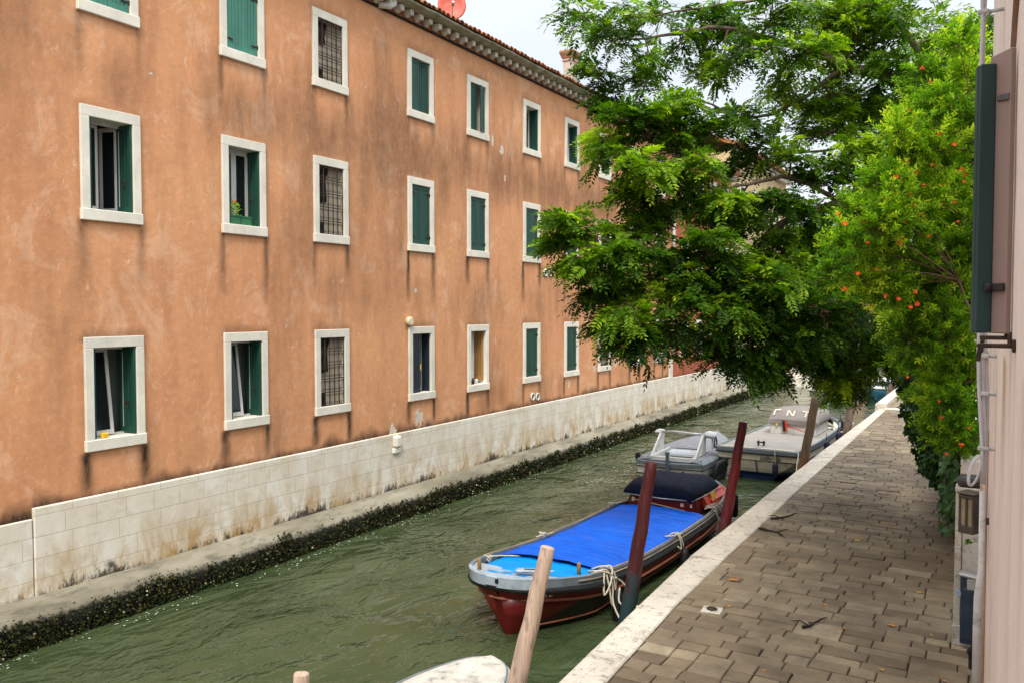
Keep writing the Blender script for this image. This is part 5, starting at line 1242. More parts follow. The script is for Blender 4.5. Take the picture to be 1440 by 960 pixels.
mb.loft(ra, False, (True, True)); obj('hull', mb, M_WHITEBOAT, cb)
mc.loft(rb, False, (True, True)); cover = obj('cover', mc, M_PALECANVAS, cb)
mb = MB(); mb.tube([(-(interp(hwC, y))*.93, -y, .625-.02*min(1, y)) for y in Yc], .012, 6); mb.tube([(interp(hwC, y)*.93, -y, .625-.02*min(1, y)) for y in Yc], .012, 6); obj('hem', mb, M_GREYRAIL, cover)

# ---- boats far down the canal ----
def small_boat(name, label, loc, rot, m, L=5.5, W=1.0, top=None):
    b = thing(name, label, 'boat', loc, rot); mb = MB(); t = [(0, .03), (.3, .38*W), (1, .75*W), (2.2, W), (4.2, W), (L, .8*W)]; rr = []
    for y in [0, .15, .4, .9, 1.6, 2.4, 3.4, 4.4, L]:
        w = interp(t, y); z = .78-.22*min(1, y/2.5); bb = max(0, 1-y/1.5)
        r = [(w, y, z), (w*.96, y+.1*bb, z-.22), (w*.8, y+.3*bb, .05), (.01, y+.4*bb, -.2)]; rr.append([(-a, c, d) for a, c, d in r][::-1]+r)
    mb.loft(rr, False, (True, True)); obj('hull', mb, m, b)
    mb = MB()
    for s in (-1, 1): mb.tube([(s*interp(t, y), y, .80-.22*min(1, y/2.5)) for y in np.linspace(0, L, 14)], .05, 6)
    obj('gunwale', mb, M_WHITEBOAT, b)
    mb = MB(); mb.loft([[(-interp(t, y)*.9, y, .74-.22*min(1, y/2.5)), (interp(t, y)*.9, y, .74-.22*min(1, y/2.5))] for y in np.linspace(.1, L, 10)], False); obj('deck', mb, M_WHITEBOAT, b)
    if top: top(b)
    return b
def wtop(b):
    mb = MB(); mb.loft([[(-.7, 1.8, .6), (.7, 1.8, .6), (.7, 3.4, .6), (-.7, 3.4, .6)], [(-.62, 2.0, 1.15), (.62, 2.0, 1.15), (.62, 3.3, 1.15), (-.62, 3.3, 1.15)]], True, (False, True), False); c = obj('cabin', mb, M_WHITEBOAT, b)
    mb = MB(); mb.rbox(0, 1.87, .92, 1.0, .02, .22, .005, Matrix.Rotation(-.35, 3, 'X')); obj('windscreen', mb, M_GLASS, c)
small_boat('cabin_boat', 'teal hulled boat with a white cabin moored by the far part of the quay', (-6.0, 49.0, 0), R(-8), M_TEAL, top=wtop)
def btop(b):
    mb = MB(); mb.loft([[(-.95, 1, .62), (.95, 1, .62)], [(-.6, 1, 1.0), (.6, 1, 1.0)]][0:0] or [[(-.9, y, .6), (-.55, y, 1.0), (0, y, 1.15), (.55, y, 1.0), (.9, y, .6)] for y in (1.0, 2.5, 4.2, 5.2)], False); obj('blue_cover', mb, M_CYANTARP, b)
small_boat('far_covered_boat', 'far boat under a bright blue cover glimpsed through the leaves', (-7.9, 46.0, 0), R(4), M_WHITEBOAT, top=btop)

# ------------------------------------------------------------------ mooring poles (all lean the same way)
def pole(label, bpx, tpx, m, r0, r1, X=-4.65, s=None, flat=1.0):
    d = at(*bpx, 1)-Vector((0, 0, ZC)); B = Vector((0, 0, ZC))+d*((X)/d.x) if s is None else at(*bpx, s)
    dep = (B-Vector((0, 0, ZC))).dot(FW); T = at(*tpx, dep); a = (T-B); root = B-a*((B.z+.75)/a.z)
    a = T-root; n = 26; mb = MB(); pts = [root+a*(i/(n-1))-Vector((root.x, root.y, 0)) for i in range(n)]
    rr = [(r0+(r1-r0)*(i/(n-1)))*(1+.02*math.sin(i*1.9+r0*90)) for i in range(n)]
    for i in range(1, n-1): pts[i] += Vector((.006*math.sin(i*1.1), .006*math.cos(i*1.7), 0))
    pts += [pts[-1]+a.normalized()*.012, pts[-1]+a.normalized()*.018]; rr += [r1*.93, r1*.55]
    mb.tube(pts, rr, 18); o = obj('mooring_pole', mb, m); o.location = (root.x, root.y, 0)
    return tag(o, label, 'pole', 'mooring poles along the near quay')
pole('weathered pale wooden mooring pole leaning in front of the barge bow', (727, 960), (770, 770), M_PALEPOLE, .140, .080)
pole('stub of a pale wooden pole at the bottom edge left of the covered boat', (422, 985), (424, 948), M_PALEPOLE, .10, .075, s=8.1)
pole('dark red mooring pole in front of the blue tarpaulin, worn black at its foot', (884, 855), (916, 650), M_REDPOLE, .135, .085)
pole('bright red mooring pole by the barge stern', (1018, 745), (1045, 594), M_REDPOLE2, .130, .083)
pole('brown mooring pole with a rusty lower half beside the cargo boat bow', (1129, 655), (1147, 560), M_BROWNPOLE, .135, .108)
pole('grey brown mooring pole under the hanging leaves beyond the cargo boat', (1189, 610), (1206, 532), M_GREYPOLE, .15, .12)
pole('slim brown pole nearest the teal boat', (1245, 566), (1254, 538), M_GREYPOLE, .13, .11, X=-4.7)
pole('slim brown pole just beyond the one by the teal boat', (1255, 560), (1262, 530), M_GREYPOLE, .13, .11, X=-4.7)

# ------------------------------------------------------------------ bridge and houses closing the view
bo = (-8, 59, .5)
bd = thing('bridge', 'pale stone footbridge with a pink parapet crossing the canal beyond the trees', 'bridge', bo)
mb = MB(); xs = np.linspace(-12.6, -3.2, 28); top = lambda x: 1.5+2.2*math.sin(max(0, min(1, (x+12.6)/9.4))*math.pi)
lowr = lambda x: -.3 if not -10.6 < x < -4.6 else .2+2.6*math.sin((x+10.6)/6*math.pi)**.6
for y0, y1 in ((58.2, 58.5), (60.6, 60.9)):
    mb.loft([[(x, y0, min(lowr(x), top(x)-.35)), (x, y0, top(x)), (x, y1, top(x)), (x, y1, min(lowr(x), top(x)-.35))] for x in xs], True, (True, True), False)
mb.loft([[(x, 58.4, top(x)-.3), (x, 60.7, top(x)-.3), (x, 60.7, min(lowr(x), top(x)-.45)), (x, 58.4, min(lowr(x), top(x)-.45))] for x in xs], True, (True, True), False)
obj('arch', mb, M_COPING, bd, bo)
mb = MB()
for y in (58.35, 60.75): mb.loft([[(x, y-.16, top(x)), (x, y-.16, top(x)+.85), (x, y+.16, top(x)+.85), (x, y+.16, top(x))] for x in xs], True, (True, True), False)
obj('parapet', mb, M_PINK, bd, bo)
st = thing('stone_steps', 'pale stone steps climbing from the far quay to the bridge', 'steps', (-11.2, 56.5, .4)); so_ = st.location.copy(); mb = MB()
for k in range(9): mb.rbox(-11.0, 56.7+.17*k, .55+.16*k-.3, 1.0, .34, .75+.0*k, .015, None, 0, .4+.3*(k % 2))
obj('flight', mb, M_FRAME, st, so_)
obj('side_wall', MB().rbox(-11.65, 57.3, 1.1, .25, 2.0, 1.9, .03), M_PINK, st, so_)
def end_house(name, label, x0, x1, y, zt, m):
    off = ((x0+x1)/2, y, .5); h = thing(name, label, 'building', off); mb = MB()
    mb.box(x0, x1, y, y+9, .3, zt); obj('wall', mb, m, h, off)
    mb = MB(); xm = (x0+x1)/2; mb.loft([[(x0-.4, yy, zt+.01), (xm, yy, zt+2.2), (x1+.4, yy, zt+.01), (x1+.4, yy, zt+.25), (xm, yy, zt+2.45), (x0-.4, yy, zt+.25)] for yy in (y-.4, y+9.2)], True, (True, True), False); obj('roof', mb, M_TILE, h, off)
    mb = MB(); mb.slab([(x0, y+.02, zt), (x1, y+.02, zt), (xm, y+.02, zt+2.2)], (0, 1, 0), 8.9); obj('gable', mb, m, h, off)
    k = 0
    for x in np.arange(x0+.9, x1-1.2, 2.3):
        for z in np.arange(2.4, zt-2, 3.4):
            mb = MB(); mb.rbox(x+.5, y-.0, z+.8, 1.1, .14, 1.75, .02); w = obj('window', mb, M_FRAME, h, off)
            for s in (-1, 1): obj('shutter', MB().rbox(x+.5+s*.2, y-.06, z+.82, .38, .06, 1.36, .01), M_GREEN, w, off)
end_house('gabled_house', 'pink house with a tiled gable standing beyond the bridge on the left', -16.5, -9.0, 74, 9.0, M_FARPINK)
end_house('gabled_house', 'cream house with a tiled gable standing beyond the bridge at the canal end', -8.9, -2.0, 78, 8.2, M_YELLOW)
end_house('gabled_house', 'pale pink house beyond the bridge on the near side of the canal', -1.9, 7, 70, 8.6, M_PINK)
# ------------------------------------------------------------------ leaves
def unit(a): return a/np.maximum(1e-9, np.linalg.norm(a, axis=1))[:, None]
def compound_leaves(P, D, L, tone, npair=6, droop=.28, lw=.42, ll=.35):
    "pinnate leaves: P base, D direction, L length -> vertex and face arrays, tint per vertex"
    n = len(P); D = unit(D); Z = np.tile([0, 0, 1.], (n, 1))
    S = unit(np.cross(D, Z + rng.normal(0, .35, (n, 3)))); N = np.cross(S, D)
    Vs, Ts = [], []
    for k in range(npair+1):
        t = .22+.78*k/npair; pos = P+D*(L*t)[:, None]; pos[:, 2] -= droop*L*t*t
        env = math.sin(math.pi*min(.93, .22+.68*t))
        l = (L*ll*(.55+.5*env)*rng.uniform(.85, 1.15, n))[:, None]
        sides = (1, -1) if k < npair else (0,)
        for sd in sides:
            d = unit(S*sd*.86+D*(.55 if sd else 1.)+N*rng.normal(.05, .16, (n, 1))+rng.normal(0, .08, (n, 3))); d[:, 2] -= .16; d = unit(d)
            w = unit(np.cross(d, N+rng.normal(0, .25, (n, 3))))*l*lw*.5; f = N*l*.06
            Vs.append(np.stack([pos, pos+d*l*.45+w+f, pos+d*l, pos+d*l*.45-w+f], 1)); Ts.append(np.clip(tone+rng.normal(0, .07, n), 0, 1))
    V = np.concatenate(Vs).reshape(-1, 3); T = np.repeat(np.concatenate(Ts), 4)
    return V, T
def simple_leaves(P, D, L, tone, lw=.34, fold=.1):
    n = len(P); D = unit(D); S = unit(np.cross(D, np.tile([0, 0, 1.], (n, 1))+rng.normal(0, .5, (n, 3)))); N = np.cross(S, D); l = L[:, None]
    V = np.stack([P, P+D*l*.42+S*l*lw*.5+N*l*fold, P+D*l-N*l*.05, P+D*l*.42-S*l*lw*.5+N*l*fold], 1).reshape(-1, 3)
    return V, np.repeat(tone, 4)
def leaf_obj(name, V, T, m, parent, off):
    me = mesh_from(name, V, np.arange(len(V)).reshape(-1, 4).tolist(), m, tint=T, off=off); return link(name, me, parent)
def curve(a, b, sag, n=7, w=.0):
    a, b = Vector(a), Vector(b); L = (b-a).length; m1 = Vector((rnd.uniform(-w, w), rnd.uniform(-w, w), rnd.uniform(-w, w)))*L
    return [a.lerp(b, i/n)+(Vector((0, 0, sag*L))+m1)*math.sin(math.pi*i/n) for i in range(n+1)]

# ------------------------------------------------------------------ the big tree over the canal
TB = Vector((.55, 18.6, PZ))
tree = thing('feathery_tree', 'large green tree with feathery compound leaves spreading over the canal and boats', 'tree', TB)
limbs = []
fork = Vector((.15, 18.3, 5.4))
trunk = [TB-Vector((0, 0, .2)), TB+Vector((-.05, 0, 1.2)), TB+Vector((-.2, -.1, 2.8)), fork]
mbT = MB(); mbT.tube(trunk, [.30, .25, .22, .19], 14)
def limb(pts, r0, r1):
    pts = [Vector(p) for p in pts]; Q = []
    for i in range(len(pts)-1):
        p0, p1, p2, p3 = pts[max(i-1, 0)], pts[i], pts[i+1], pts[min(i+2, len(pts)-1)]
        for k in range(6):
            t = k/6; Q.append(.5*((2*p1)+(p2-p0)*t+(2*p0-5*p1+4*p2-p3)*t*t+(3*p1-p0-3*p2+p3)*t**3))
    Q.append(pts[-1]); n = len(Q); Q = [q+Vector((jit(.02), jit(.02), jit(.02))) if 0 < i < n-1 else q for i, q in enumerate(Q)]
    rr = [r0+(r1-r0)*(i/(n-1))**.8 for i in range(n)]
    limbs.append((Q, rr)); return Q
B_ = lambda *a: [at(*p) for p in a]
limb([fork]+B_((1290, 255, 17), (1185, 285, 16.6), (1130, 302, 16.4), (1088, 322, 16.2), (1055, 366, 16), (1000, 385, 15.8), (930, 395, 15.6), (860, 380, 15.4)), .13, .016)
limb([fork]+B_((1300, 150, 17.4), (1190, 92, 17.2), (1100, 60, 17), (1010, 40, 17), (930, 52, 17), (870, 55, 17)), .13, .012)
limb([fork]+B_((1310, 110, 17.6), (1240, 20, 17.6), (1130, -5, 17.4), (1010, 8, 17.2), (900, 25, 17)), .10, .012)
limb(B_((1185, 285, 16.6), (1110, 250, 16.4), (1040, 262, 16.2), (960, 262, 16), (890, 232, 15.8)), .055, .010)
limb(B_((1190, 92, 17.2), (1110, 150, 17), (1040, 165, 16.8), (960, 130, 16.8), (860, 128, 16.8)), .05, .008)
limb([fork]+B_((1300, 380, 17), (1200, 400, 17), (1130, 440, 16.8), (1060, 470, 16.4), (1000, 470, 16)), .10, .014)
limb(B_((1200, 400, 17), (1190, 480, 17.6), (1165, 535, 18)), .05, .010)
limb([fork]+B_((1320, 330, 17.6), (1270, 440, 17.8), (1240, 510, 18)), .07, .012)
limb(B_((1300, 150, 17.4), (1210, 200, 17.2), (1120, 215, 17), (1050, 200, 16.8)), .05, .010)
limb(B_((930, 395, 15.6), (905, 440, 15.6), (885, 470, 15.6)), .016, .006)
limb(B_((890, 232, 15.8), (860, 205, 15.8), (850, 190, 15.8)), .012, .006)
CL = [(815,24,17,26),(842,42,17,34),(885,22,17,36),(875,58,17,30),(925,28,17,34),(960,60,17,26),(985,20,17,36),(835,100,16.9,15),(850,122,16.8,22),(848,140,16.8,14),(915,85,16.9,24),(905,110,16.9,20),
 (960,148,16.8,24),(1030,40,17,42),(1020,90,17,24),(1075,75,17,42),(1040,165,16.8,34),(1090,20,17.3,46),(1130,80,17,46),(1110,130,17,38),(1060,215,16.8,30),(1000,185,16.6,24),(1110,215,16.8,34),(985,105,17,24),
 (880,165,15.9,22),(850,200,15.8,26),(872,225,15.8,32),(905,240,15.8,32),(915,185,15.8,26),(948,200,15.9,30),(950,255,15.9,34),(985,235,16,24),(925,290,15.7,30),(885,272,15.7,22),(940,165,16.2,24),(985,285,16,30),
 (797,312,15.4,22),(785,345,15.4,14),(828,330,15.4,28),(818,375,15.4,26),(850,365,15.4,32),(840,415,15.4,26),(868,405,15.4,34),(862,455,15.5,26),(900,440,15.6,40),(885,480,15.6,26),(925,475,15.6,36),(920,390,15.6,40),(960,430,15.8,40),(955,365,15.7,36),(890,355,15.4,26),(985,470,15.9,28),(905,325,15.6,26),
 (1010,330,16,36),(1010,400,15.9,42),(1045,300,16.2,28),(1030,445,16.2,38),(1015,495,16.2,26),(1055,505,16.5,30),(1080,520,16.6,18),(1050,400,16.2,40),(1075,455,16.5,40),(1090,345,16.4,36),(1100,400,16.6,42),(1115,460,16.8,38),(1140,330,16.6,36),(1085,285,16.4,26),
 (1140,385,16.9,42),(1150,440,17,44),(1160,500,17.6,36),(1158,520,18,20),(1128,505,18,16),(1170,552,18.2,15),(1198,540,18.2,16),(1075,505,16.8,22),(1110,490,17,24),(1185,532,18,20),(1195,500,18,32),(1185,465,17.4,42),(1205,420,17.2,42),(1180,355,17,40),(1225,490,17.8,42),(1215,512,18,22),(1250,500,18,34),(1260,460,17.8,44),
 (1150,25,17.5,48),(1180,100,17.2,44),(1200,55,17.4,46),(1210,150,17.2,42),(1250,30,17.6,52),(1255,105,17.5,48),(1310,60,17.7,52),(1330,130,17.7,48),(1360,40,17.8,46),(1290,170,17.5,46),(1200,225,17,40),(1160,180,17,36),(1160,250,16.8,28),(1240,215,17.2,42),
 (1300,260,17.4,52),(1345,210,17.6,48),(1345,320,17.6,50),(1250,290,17.2,44),(1205,300,17,36),(1330,410,17.8,52),(1275,380,17.6,52),(1230,350,17.2,40),(1350,500,18,46),(1300,480,18,48),(1170,150,17.4,40),(1220,10,17.8,40),(1280,110,18,46),(1340,70,18,44),(1240,160,17.6,40),(1000,350,15.6,32),(1040,375,15.6,34),(1080,400,15.7,34),(1120,425,15.8,34),(1060,435,15.6,32),(1110,365,15.8,34),(1150,395,16,36),(1170,440,16,34),(1130,470,16.2,30),(1015,440,15.6,30),(1090,470,16,30),(1185,395,16,34),(1140,300,15.9,28),(1205,460,16.4,32),(975,395,15.4,28),(1030,285,15.9,24),(1190,20,17.8,44),(1300,210,18,46)]
P, D, L, T = [], [], [], []
mbB = MB(); mbW = MB()
for Q, rr in limbs: mbB.tube(Q, rr, 8)
ALL = [(q, r) for Q, rr in limbs for q, r in zip(Q, rr)]
r6 = random.Random(21)
for (px, py, s, rp) in CL:
    c = at(px, py, s+r6.uniform(-.8, .8)); r = rp*s/FOC*1.02
    qa, ra = min(ALL, key=lambda t: (t[0]-c).length+.35*max(0, t[0].z-c.z-.5))
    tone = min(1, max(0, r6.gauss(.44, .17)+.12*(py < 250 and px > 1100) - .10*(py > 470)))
    bp = curve(qa, c, .06, 6, .08); mbB.tube(bp, [max(.007, min(ra*.6, .03))*(1-.75*i/6)+.003 for i in range(7)], 6)
    inn = (c-qa).normalized() if (c-qa).length > .05 else Vector((-1, 0, 0))
    nt = max(7, int(9+rp*.24)); dens = .62 if (py < 130 and px < 1010) else .8 if (60 < py < 260 and 960 < px < 1130) else 1.0; nt = int(nt*(.8 if dens < .7 else 1))
    for k in range(nt):
        d = Vector((r6.gauss(0, 1), r6.gauss(0, 1), r6.gauss(0, .75)))+inn*.5; d.normalize()
        e = c+Vector((d.x*r*1.15, d.y*r*1.5, d.z*r*.85)); st_ = c-inn*r*.4+Vector((r6.uniform(-.2, .2), r6.uniform(-.2, .2), r6.uniform(-.12, .12)))*r
        pts = curve(st_, e, .10, 5, .08); mbW.tube(pts, [.008, .007, .006, .005, .004, .002], 4, False)
        td = (pts[-1]-pts[-2]).normalized(); tt = min(1, max(0, tone+r6.gauss(0, .10)+.10*d.z))
        nl = max(4, int(r6.uniform(7, 10)*dens))
        for j in range(nl):
            f = .15+.85*j/(nl-1); i0 = min(4, int(f*5)); p = pts[i0].lerp(pts[i0+1], f*5-i0); dr = (pts[i0+1]-pts[i0]).normalized()
            sd = dr.cross(Vector((0, 0, 1))); sd = sd.normalized() if sd.length > .1 else Vector((1, 0, 0))
            q = dr*(.55 if j < nl-1 else 1)+sd*(1 if j % 2 else -1)*r6.uniform(.5, 1.1)*(j < nl-1)+Vector((r6.gauss(0, .25), r6.gauss(0, .25), r6.gauss(-.10, .28)))
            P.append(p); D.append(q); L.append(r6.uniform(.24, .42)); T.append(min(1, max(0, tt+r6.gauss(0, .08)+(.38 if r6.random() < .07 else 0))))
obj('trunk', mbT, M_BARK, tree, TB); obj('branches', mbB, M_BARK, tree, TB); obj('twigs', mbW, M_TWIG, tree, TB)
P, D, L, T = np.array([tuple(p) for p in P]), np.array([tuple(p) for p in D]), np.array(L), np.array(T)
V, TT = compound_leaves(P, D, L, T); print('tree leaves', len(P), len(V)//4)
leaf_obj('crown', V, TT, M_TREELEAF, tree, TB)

# ------------------------------------------------------------------ pomegranate hanging over the garden wall
PB = Vector((.25, 13.6, PZ))
pom = thing('pomegranate_shrub', 'bright green shrub dotted with orange flowers hanging over the garden wall', 'shrub', PB)
PC = [(1350,62,12.3,20),(1358,110,12.2,20),(1300,112,12.2,22),(1322,150,12.2,30),(1352,175,12.3,26),(1285,165,12,24),(1262,190,12,20),(1315,215,12.2,34),(1352,240,12.4,32),(1272,232,12,30),(1238,262,12,24),(1300,280,12.2,40),(1350,315,12.4,36),(1252,305,12,38),(1205,300,12,28),
 (1190,345,12,28),(1228,360,12,36),(1280,345,12.2,44),(1330,375,12.4,40),(1352,430,12.6,32),(1300,425,12.4,40),(1250,420,12.2,34),(1212,395,12,24),(1320,480,12.5,38),(1356,505,12.6,24),(1280,485,12.4,30),(1340,545,12.5,34),(1312,560,12.3,22),(1360,580,12.5,22),(1340,612,12.4,26),(1352,640,12.4,18),(1318,600,12.4,22),(1365,370,12.5,22),(1365,270,12.5,22),(1178,385,12,16),(1265,270,11.9,26),(1235,325,11.9,24),(1340,280,12.8,40),(1330,340,12.9,44),(1345,420,13,40),(1310,390,13,44),(1340,480,13,40),(1360,210,12.8,30),(1325,440,12.2,30),(1360,540,12.7,24),(1335,250,11.8,26),(1355,350,11.8,24),(1345,130,12.6,30),(1368,160,12.4,22),(1366,90,12.5,20),(1368,430,12.3,20),(1300,520,13.2,34),(1340,575,12.2,26),(1350,610,12.0,22),(1270,450,13,36)]
P, D, L, T = [], [], [], []; mbS = MB(); mbS.tube([PB-Vector((-.1, 0, .1)), PB+Vector((0, 0, 1.6)), PB+Vector((-.35, .1, 3.0)), PB+Vector((-.8, .1, 4.4))], [.06, .05, .035, .02], 8)
mbS.tube([PB+Vector((0, 0, 1.4)), PB+Vector((-.2, .5, 3)), PB+Vector((-.6, .6, 5.2)), PB+Vector((-.5, .5, 6.4))], [.045, .035, .025, .015], 8)
hubs = [PB+Vector((-.35, .1, 3.0)), PB+Vector((-.8, .1, 4.4)), PB+Vector((-.6, .6, 5.2)), PB+Vector((-.5, .5, 6.2)), PB+Vector((-.15, .1, 2))]
r7 = random.Random(31)
for (px, py, s, rp) in PC:
    c = at(px, py, s+r7.uniform(-.5, .5)); r = rp*s/FOC*1.08
    h = min(hubs, key=lambda q: (q-c).length); mbS.tube(curve(h, c, .05, 6, .08), [.016, .014, .012, .010, .008, .007, .005], 6)
    tone = min(1, max(0, r7.gauss(.46, .15)))
    for k in range(int(34+rp*1.7)):
        d = Vector((r7.gauss(0, 1), r7.gauss(0, 1), r7.gauss(.25, .9))).normalized(); ln = r7.uniform(.28, .60)*(1.2 if rp > 30 else 1)
        a = c+Vector((d.x, d.y, d.z))*r*r7.uniform(.1, .62); b = a+(d+Vector((0, 0, .45))).normalized()*ln*.62
        pts = curve(a, b, -.08 if r7.random() < .5 else .12, 5, .08); mbS.tube(pts, [.005, .0045, .004, .0035, .003, .0015], 4, False)
        young = r7.random() < .34; tt = tone+r7.gauss(0, .12)
        nl = int(ln*36)
        for j in range(nl):
            f = .1+.9*j/nl; i0 = min(4, int(f*5)); p = pts[i0].lerp(pts[i0+1], f*5-i0); dr = (pts[i0+1]-pts[i0]).normalized()
            an = j*2.4; s1 = dr.cross(Vector((.3, .2, 1))).normalized(); s2 = s1.cross(dr)
            P.append(p); D.append(dr*.75+(s1*math.cos(an)+s2*math.sin(an))*.8+Vector((0, 0, r7.gauss(0, .2)))); L.append(r7.uniform(.065, .115)*(1-.25*f)); T.append(min(1, max(0, tt+(.42*f if young else .12*f)+r7.gauss(0, .07))))
obj('stems', mbS, M_TWIG, pom, PB)
P, D, L, T = np.array([tuple(p) for p in P]), np.array([tuple(p) for p in D]), np.array(L), np.array(T)
V, TT = simple_leaves(P, D, L, T, .40); print('pom leaves', len(P)); leaf_obj('foliage', V, TT, M_POMLEAF, pom, PB)
FL = [(1307,116),(1278,156),(1300,97),(1355,240),(1357,247),(1275,228),(1291,244),(1260,250),(1268,257),(1327,261),(1283,275),(1284,289),(1265,275),(1297,303),(1345,286),(1355,256),(1309,233),(1246,283),(1275,313),(1188,316),(1180,302),(1349,313),(1217,313),(1233,380),(1205,386),(1189,408),(1265,343),(1307,333),(1272,337),(1223,342),(1246,418),(1290,412),(1265,422),(1280,433),(1289,428),(1367,448),(1278,531),(1325,588),(1362,602),(1352,627),(1332,637),(1322,565),(1225,433),(1340,205),(1318,190),(1300,262)]
mb = MB(); mb.lathe(0, 0, [(.006, -.035), (.014, -.02), (.016, 0), (.024, .015), (.030, .03), (.012, .026)], 8)
for k in range(6):
    a = k*1.047; u = Vector((math.cos(a), math.sin(a), 0)); w = Vector((-u.y, u.x, 0))
    mb.add([u*.010+Vector((0, 0, .02)), u*.035+w*.022+Vector((0, 0, .045)), u*.055+Vector((0, 0, .04+.01*(k % 2))), u*.035-w*.022+Vector((0, 0, .045))], [(0,1,2,3)])
f0 = None
for px, py in FL:
    p = at(px+r7.uniform(-2, 2), py, r7.uniform(11.2, 11.55))
    if f0 is None: f0 = obj('flower', mb, M_FLOWER, pom); o = f0
    else: o = f0.copy(); C.objects.link(o); o.parent = pom
    o.location = p-PB; k = r7.uniform(.42, .75); o.scale = (k, k, k); o.rotation_euler = (r7.uniform(-1, 1.4), r7.uniform(-1, 1), 0)

# ------------------------------------------------------------------ ivy hanging down the wall
IB = Vector((-.6, 15, PZ)); ivy = thing('ivy', 'dark green ivy hanging in a thick curtain over the garden wall below the orange flowers', 'ivy', IB)
IC = [(1300,585,14.6,24),(1318,605,14,26),(1298,560,15.5,26),(1335,640,13.4,24),(1318,650,13.6,20),(1305,630,14.4,20),(1340,668,13.2,14),(1290,540,16.5,24),(1325,668,13.6,14),(1282,575,18,16),(1325,570,14.2,34),(1345,600,13,28),(1300,515,16,36),(1290,605,15.5,16),(1308,655,15,14),(1350,655,12.9,18),(1285,520,20,26),(1278,548,22,16)]
P, D, L, T = [], [], [], []; mbS = MB(); r8 = random.Random(41)
for (px, py, s, rp) in IC:
    c = at(px, py, s); r = rp*s/FOC
    for k in range(int(120+rp*6)):
        d = Vector((r8.gauss(0, 1), r8.gauss(0, 1.2), r8.gauss(0, 1))).normalized()*r8.random()**.45*r; P.append(c+d)
        D.append((-.35+r8.gauss(0, .4), -.5+r8.gauss(0, .4), -.75+r8.gauss(0, .35))); L.append(r8.uniform(.08, .15)); T.append(min(1, max(0, r8.gauss(.42, .22))))
    w = Vector((gw(c.y)+.1, c.y, 3.0)); mbS.tube(curve(w, c, .2, 6, .1), .008, 5); mbS.tube(curve(c+Vector((0, 0, r)), c-Vector((0, 0, r)), 0, 5, .1), .006, 5)
y = 12.0
while y < 34:                          # thinner cover right on the wall
    for k in range(70):
        yy = y+r8.uniform(0, .8); z = r8.uniform(1.3+.9*(yy < 16), 3.15)
        P.append((gw(yy)-r8.uniform(.02, .22), yy, z)); D.append((-.4+r8.gauss(0, .3), -.3+r8.gauss(0, .4), -.8)); L.append(r8.uniform(.08, .14)); T.append(min(1, max(0, r8.gauss(.4, .2))))
    y += .8
P, D, L, T = np.array([tuple(p) for p in P]), np.array([tuple(p) for p in D]), np.array(L), np.array(T)
V, TT = simple_leaves(P, D, L, T, .85, .12); leaf_obj('foliage', V, TT, M_IVY, ivy, IB); obj('stems', mbS, M_TWIG, ivy, IB)
wp = thing('wall_plant', 'tiny green plant growing from the wall below the lantern', 'plant', at(1363, 760, 8.0)); mb = MB()
for i in range(26):
    d = Vector((r8.gauss(-.3, .6), r8.gauss(-.3, .6), r8.gauss(0, .6))).normalized(); s_ = d.cross(Vector((jit(1), jit(1), 1))).normalized()*.012; ln = r8.uniform(.03, .06)
    mb.add([d*.005, d*ln*.5+s_, d*ln, d*ln*.5-s_], [(0,1,2,3)], False, 0, r8.uniform(.1, .6))
obj('leaves', mb, M_POMLEAF, wp)

# ------------------------------------------------------------------ light, sky, camera
SUN_EL, SUN_AZ = 50.0, 156.0        # azimuth clockwise from the way the canal runs
ld = bpy.data.lights.new('sun', 'SUN'); ld.energy = 1.5; ld.angle = R(14); ld.color = (1, .95, .87)
so = link('sun', ld); so.location = (6, -10, 30)
sd = Vector((math.sin(R(SUN_AZ))*math.cos(R(SUN_EL)), math.cos(R(SUN_AZ))*math.cos(R(SUN_EL)), math.sin(R(SUN_EL))))
so.rotation_euler = sd.to_track_quat('Z', 'Y').to_euler()
w = bpy.data.worlds.new('World'); sc.world = w; w.use_nodes = True; nt = w.node_tree; nt.nodes.clear()
out = nt.nodes.new('ShaderNodeOutputWorld'); bg = nt.nodes.new('ShaderNodeBackground'); nt.links.new(bg.outputs[0], out.inputs[0]); bg.inputs[1].default_value = .1
sky = nt.nodes.new('ShaderNodeTexSky'); sky.sky_type = 'NISHITA'; sky.sun_disc = False; sky.sun_elevation = R(SUN_EL); sky.sun_rotation = R(SUN_AZ); sky.air_density = 1.2; sky.dust_density = 2.5
tc = nt.nodes.new('ShaderNodeTexCoord'); mpn = nt.nodes.new('ShaderNodeMapping'); nt.links.new(tc.outputs['Generated'], mpn.inputs[0]); mpn.inputs['Scale'].default_value = (1, 1, 2.4)
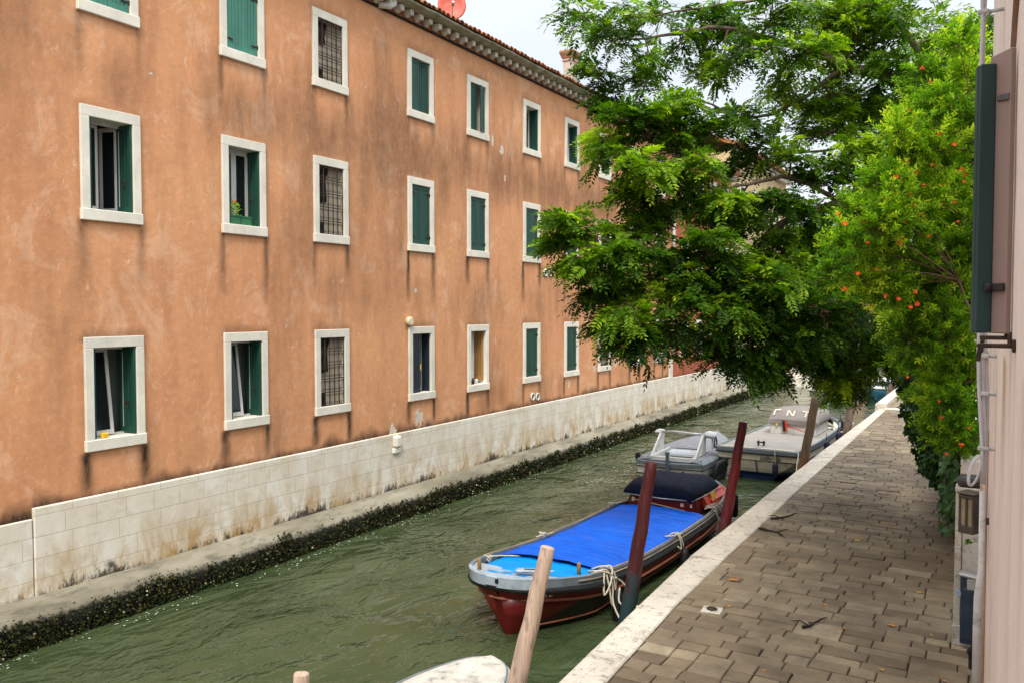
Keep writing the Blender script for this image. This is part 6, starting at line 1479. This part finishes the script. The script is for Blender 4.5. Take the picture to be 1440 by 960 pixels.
ns = nt.nodes.new('ShaderNodeTexNoise'); nt.links.new(mpn.outputs[0], ns.inputs['Vector']); ns.inputs['Scale'].default_value = 2.6; ns.inputs['Detail'].default_value = 7; ns.inputs['Roughness'].default_value = .55
rp = nt.nodes.new('ShaderNodeValToRGB'); nt.links.new(ns.outputs['Fac'], rp.inputs[0]); e = rp.color_ramp.elements; e[0].position = .30; e[0].color = (3.9, 4.3, 4.75, 1); e[1].position = .66; e[1].color = (5.0, 5.1, 5.2, 1)
# an overcast sky: brighter overhead than at the skyline
sx = nt.nodes.new('ShaderNodeSeparateXYZ'); nt.links.new(tc.outputs['Generated'], sx.inputs[0])
mr = nt.nodes.new('ShaderNodeMapRange'); nt.links.new(sx.outputs[2], mr.inputs[0]); mr.inputs[1].default_value = .35; mr.inputs[2].default_value = 1.0; mr.inputs[3].default_value = 1.0; mr.inputs[4].default_value = 3.6
mu = nt.nodes.new('ShaderNodeMix'); mu.data_type = 'RGBA'; mu.blend_type = 'MULTIPLY'; mu.inputs[0].default_value = 1; nt.links.new(rp.outputs[0], mu.inputs[6])
cb_ = nt.nodes.new('ShaderNodeCombineXYZ'); [nt.links.new(mr.outputs[0], cb_.inputs[i]) for i in range(3)]; nt.links.new(cb_.outputs[0], mu.inputs[7])
mx = nt.nodes.new('ShaderNodeMix'); mx.data_type = 'RGBA'; mx.inputs[0].default_value = .86; nt.links.new(sky.outputs[0], mx.inputs[6]); nt.links.new(mu.outputs[2], mx.inputs[7]); nt.links.new(mx.outputs[2], bg.inputs[0])
sc.view_settings.view_transform = 'Standard'; sc.view_settings.look = 'None'; sc.view_settings.exposure = 1.1; sc.view_settings.gamma = 1; sc.view_settings.use_curve_mapping = False
cd = bpy.data.cameras.new('camera'); cam = link('camera', cd); cam.location = (0, 0, ZC); cam.rotation_euler = (R(90)-PITCH, 0, YAW)
cd.sensor_fit = 'HORIZONTAL'; cd.sensor_width = 36; cd.lens = 36*FOC/1440; cd.clip_end = 3000; cd.clip_start = .05; sc.camera = cam
sc.cycles.max_bounces = 8; sc.cycles.transparent_max_bounces = 8
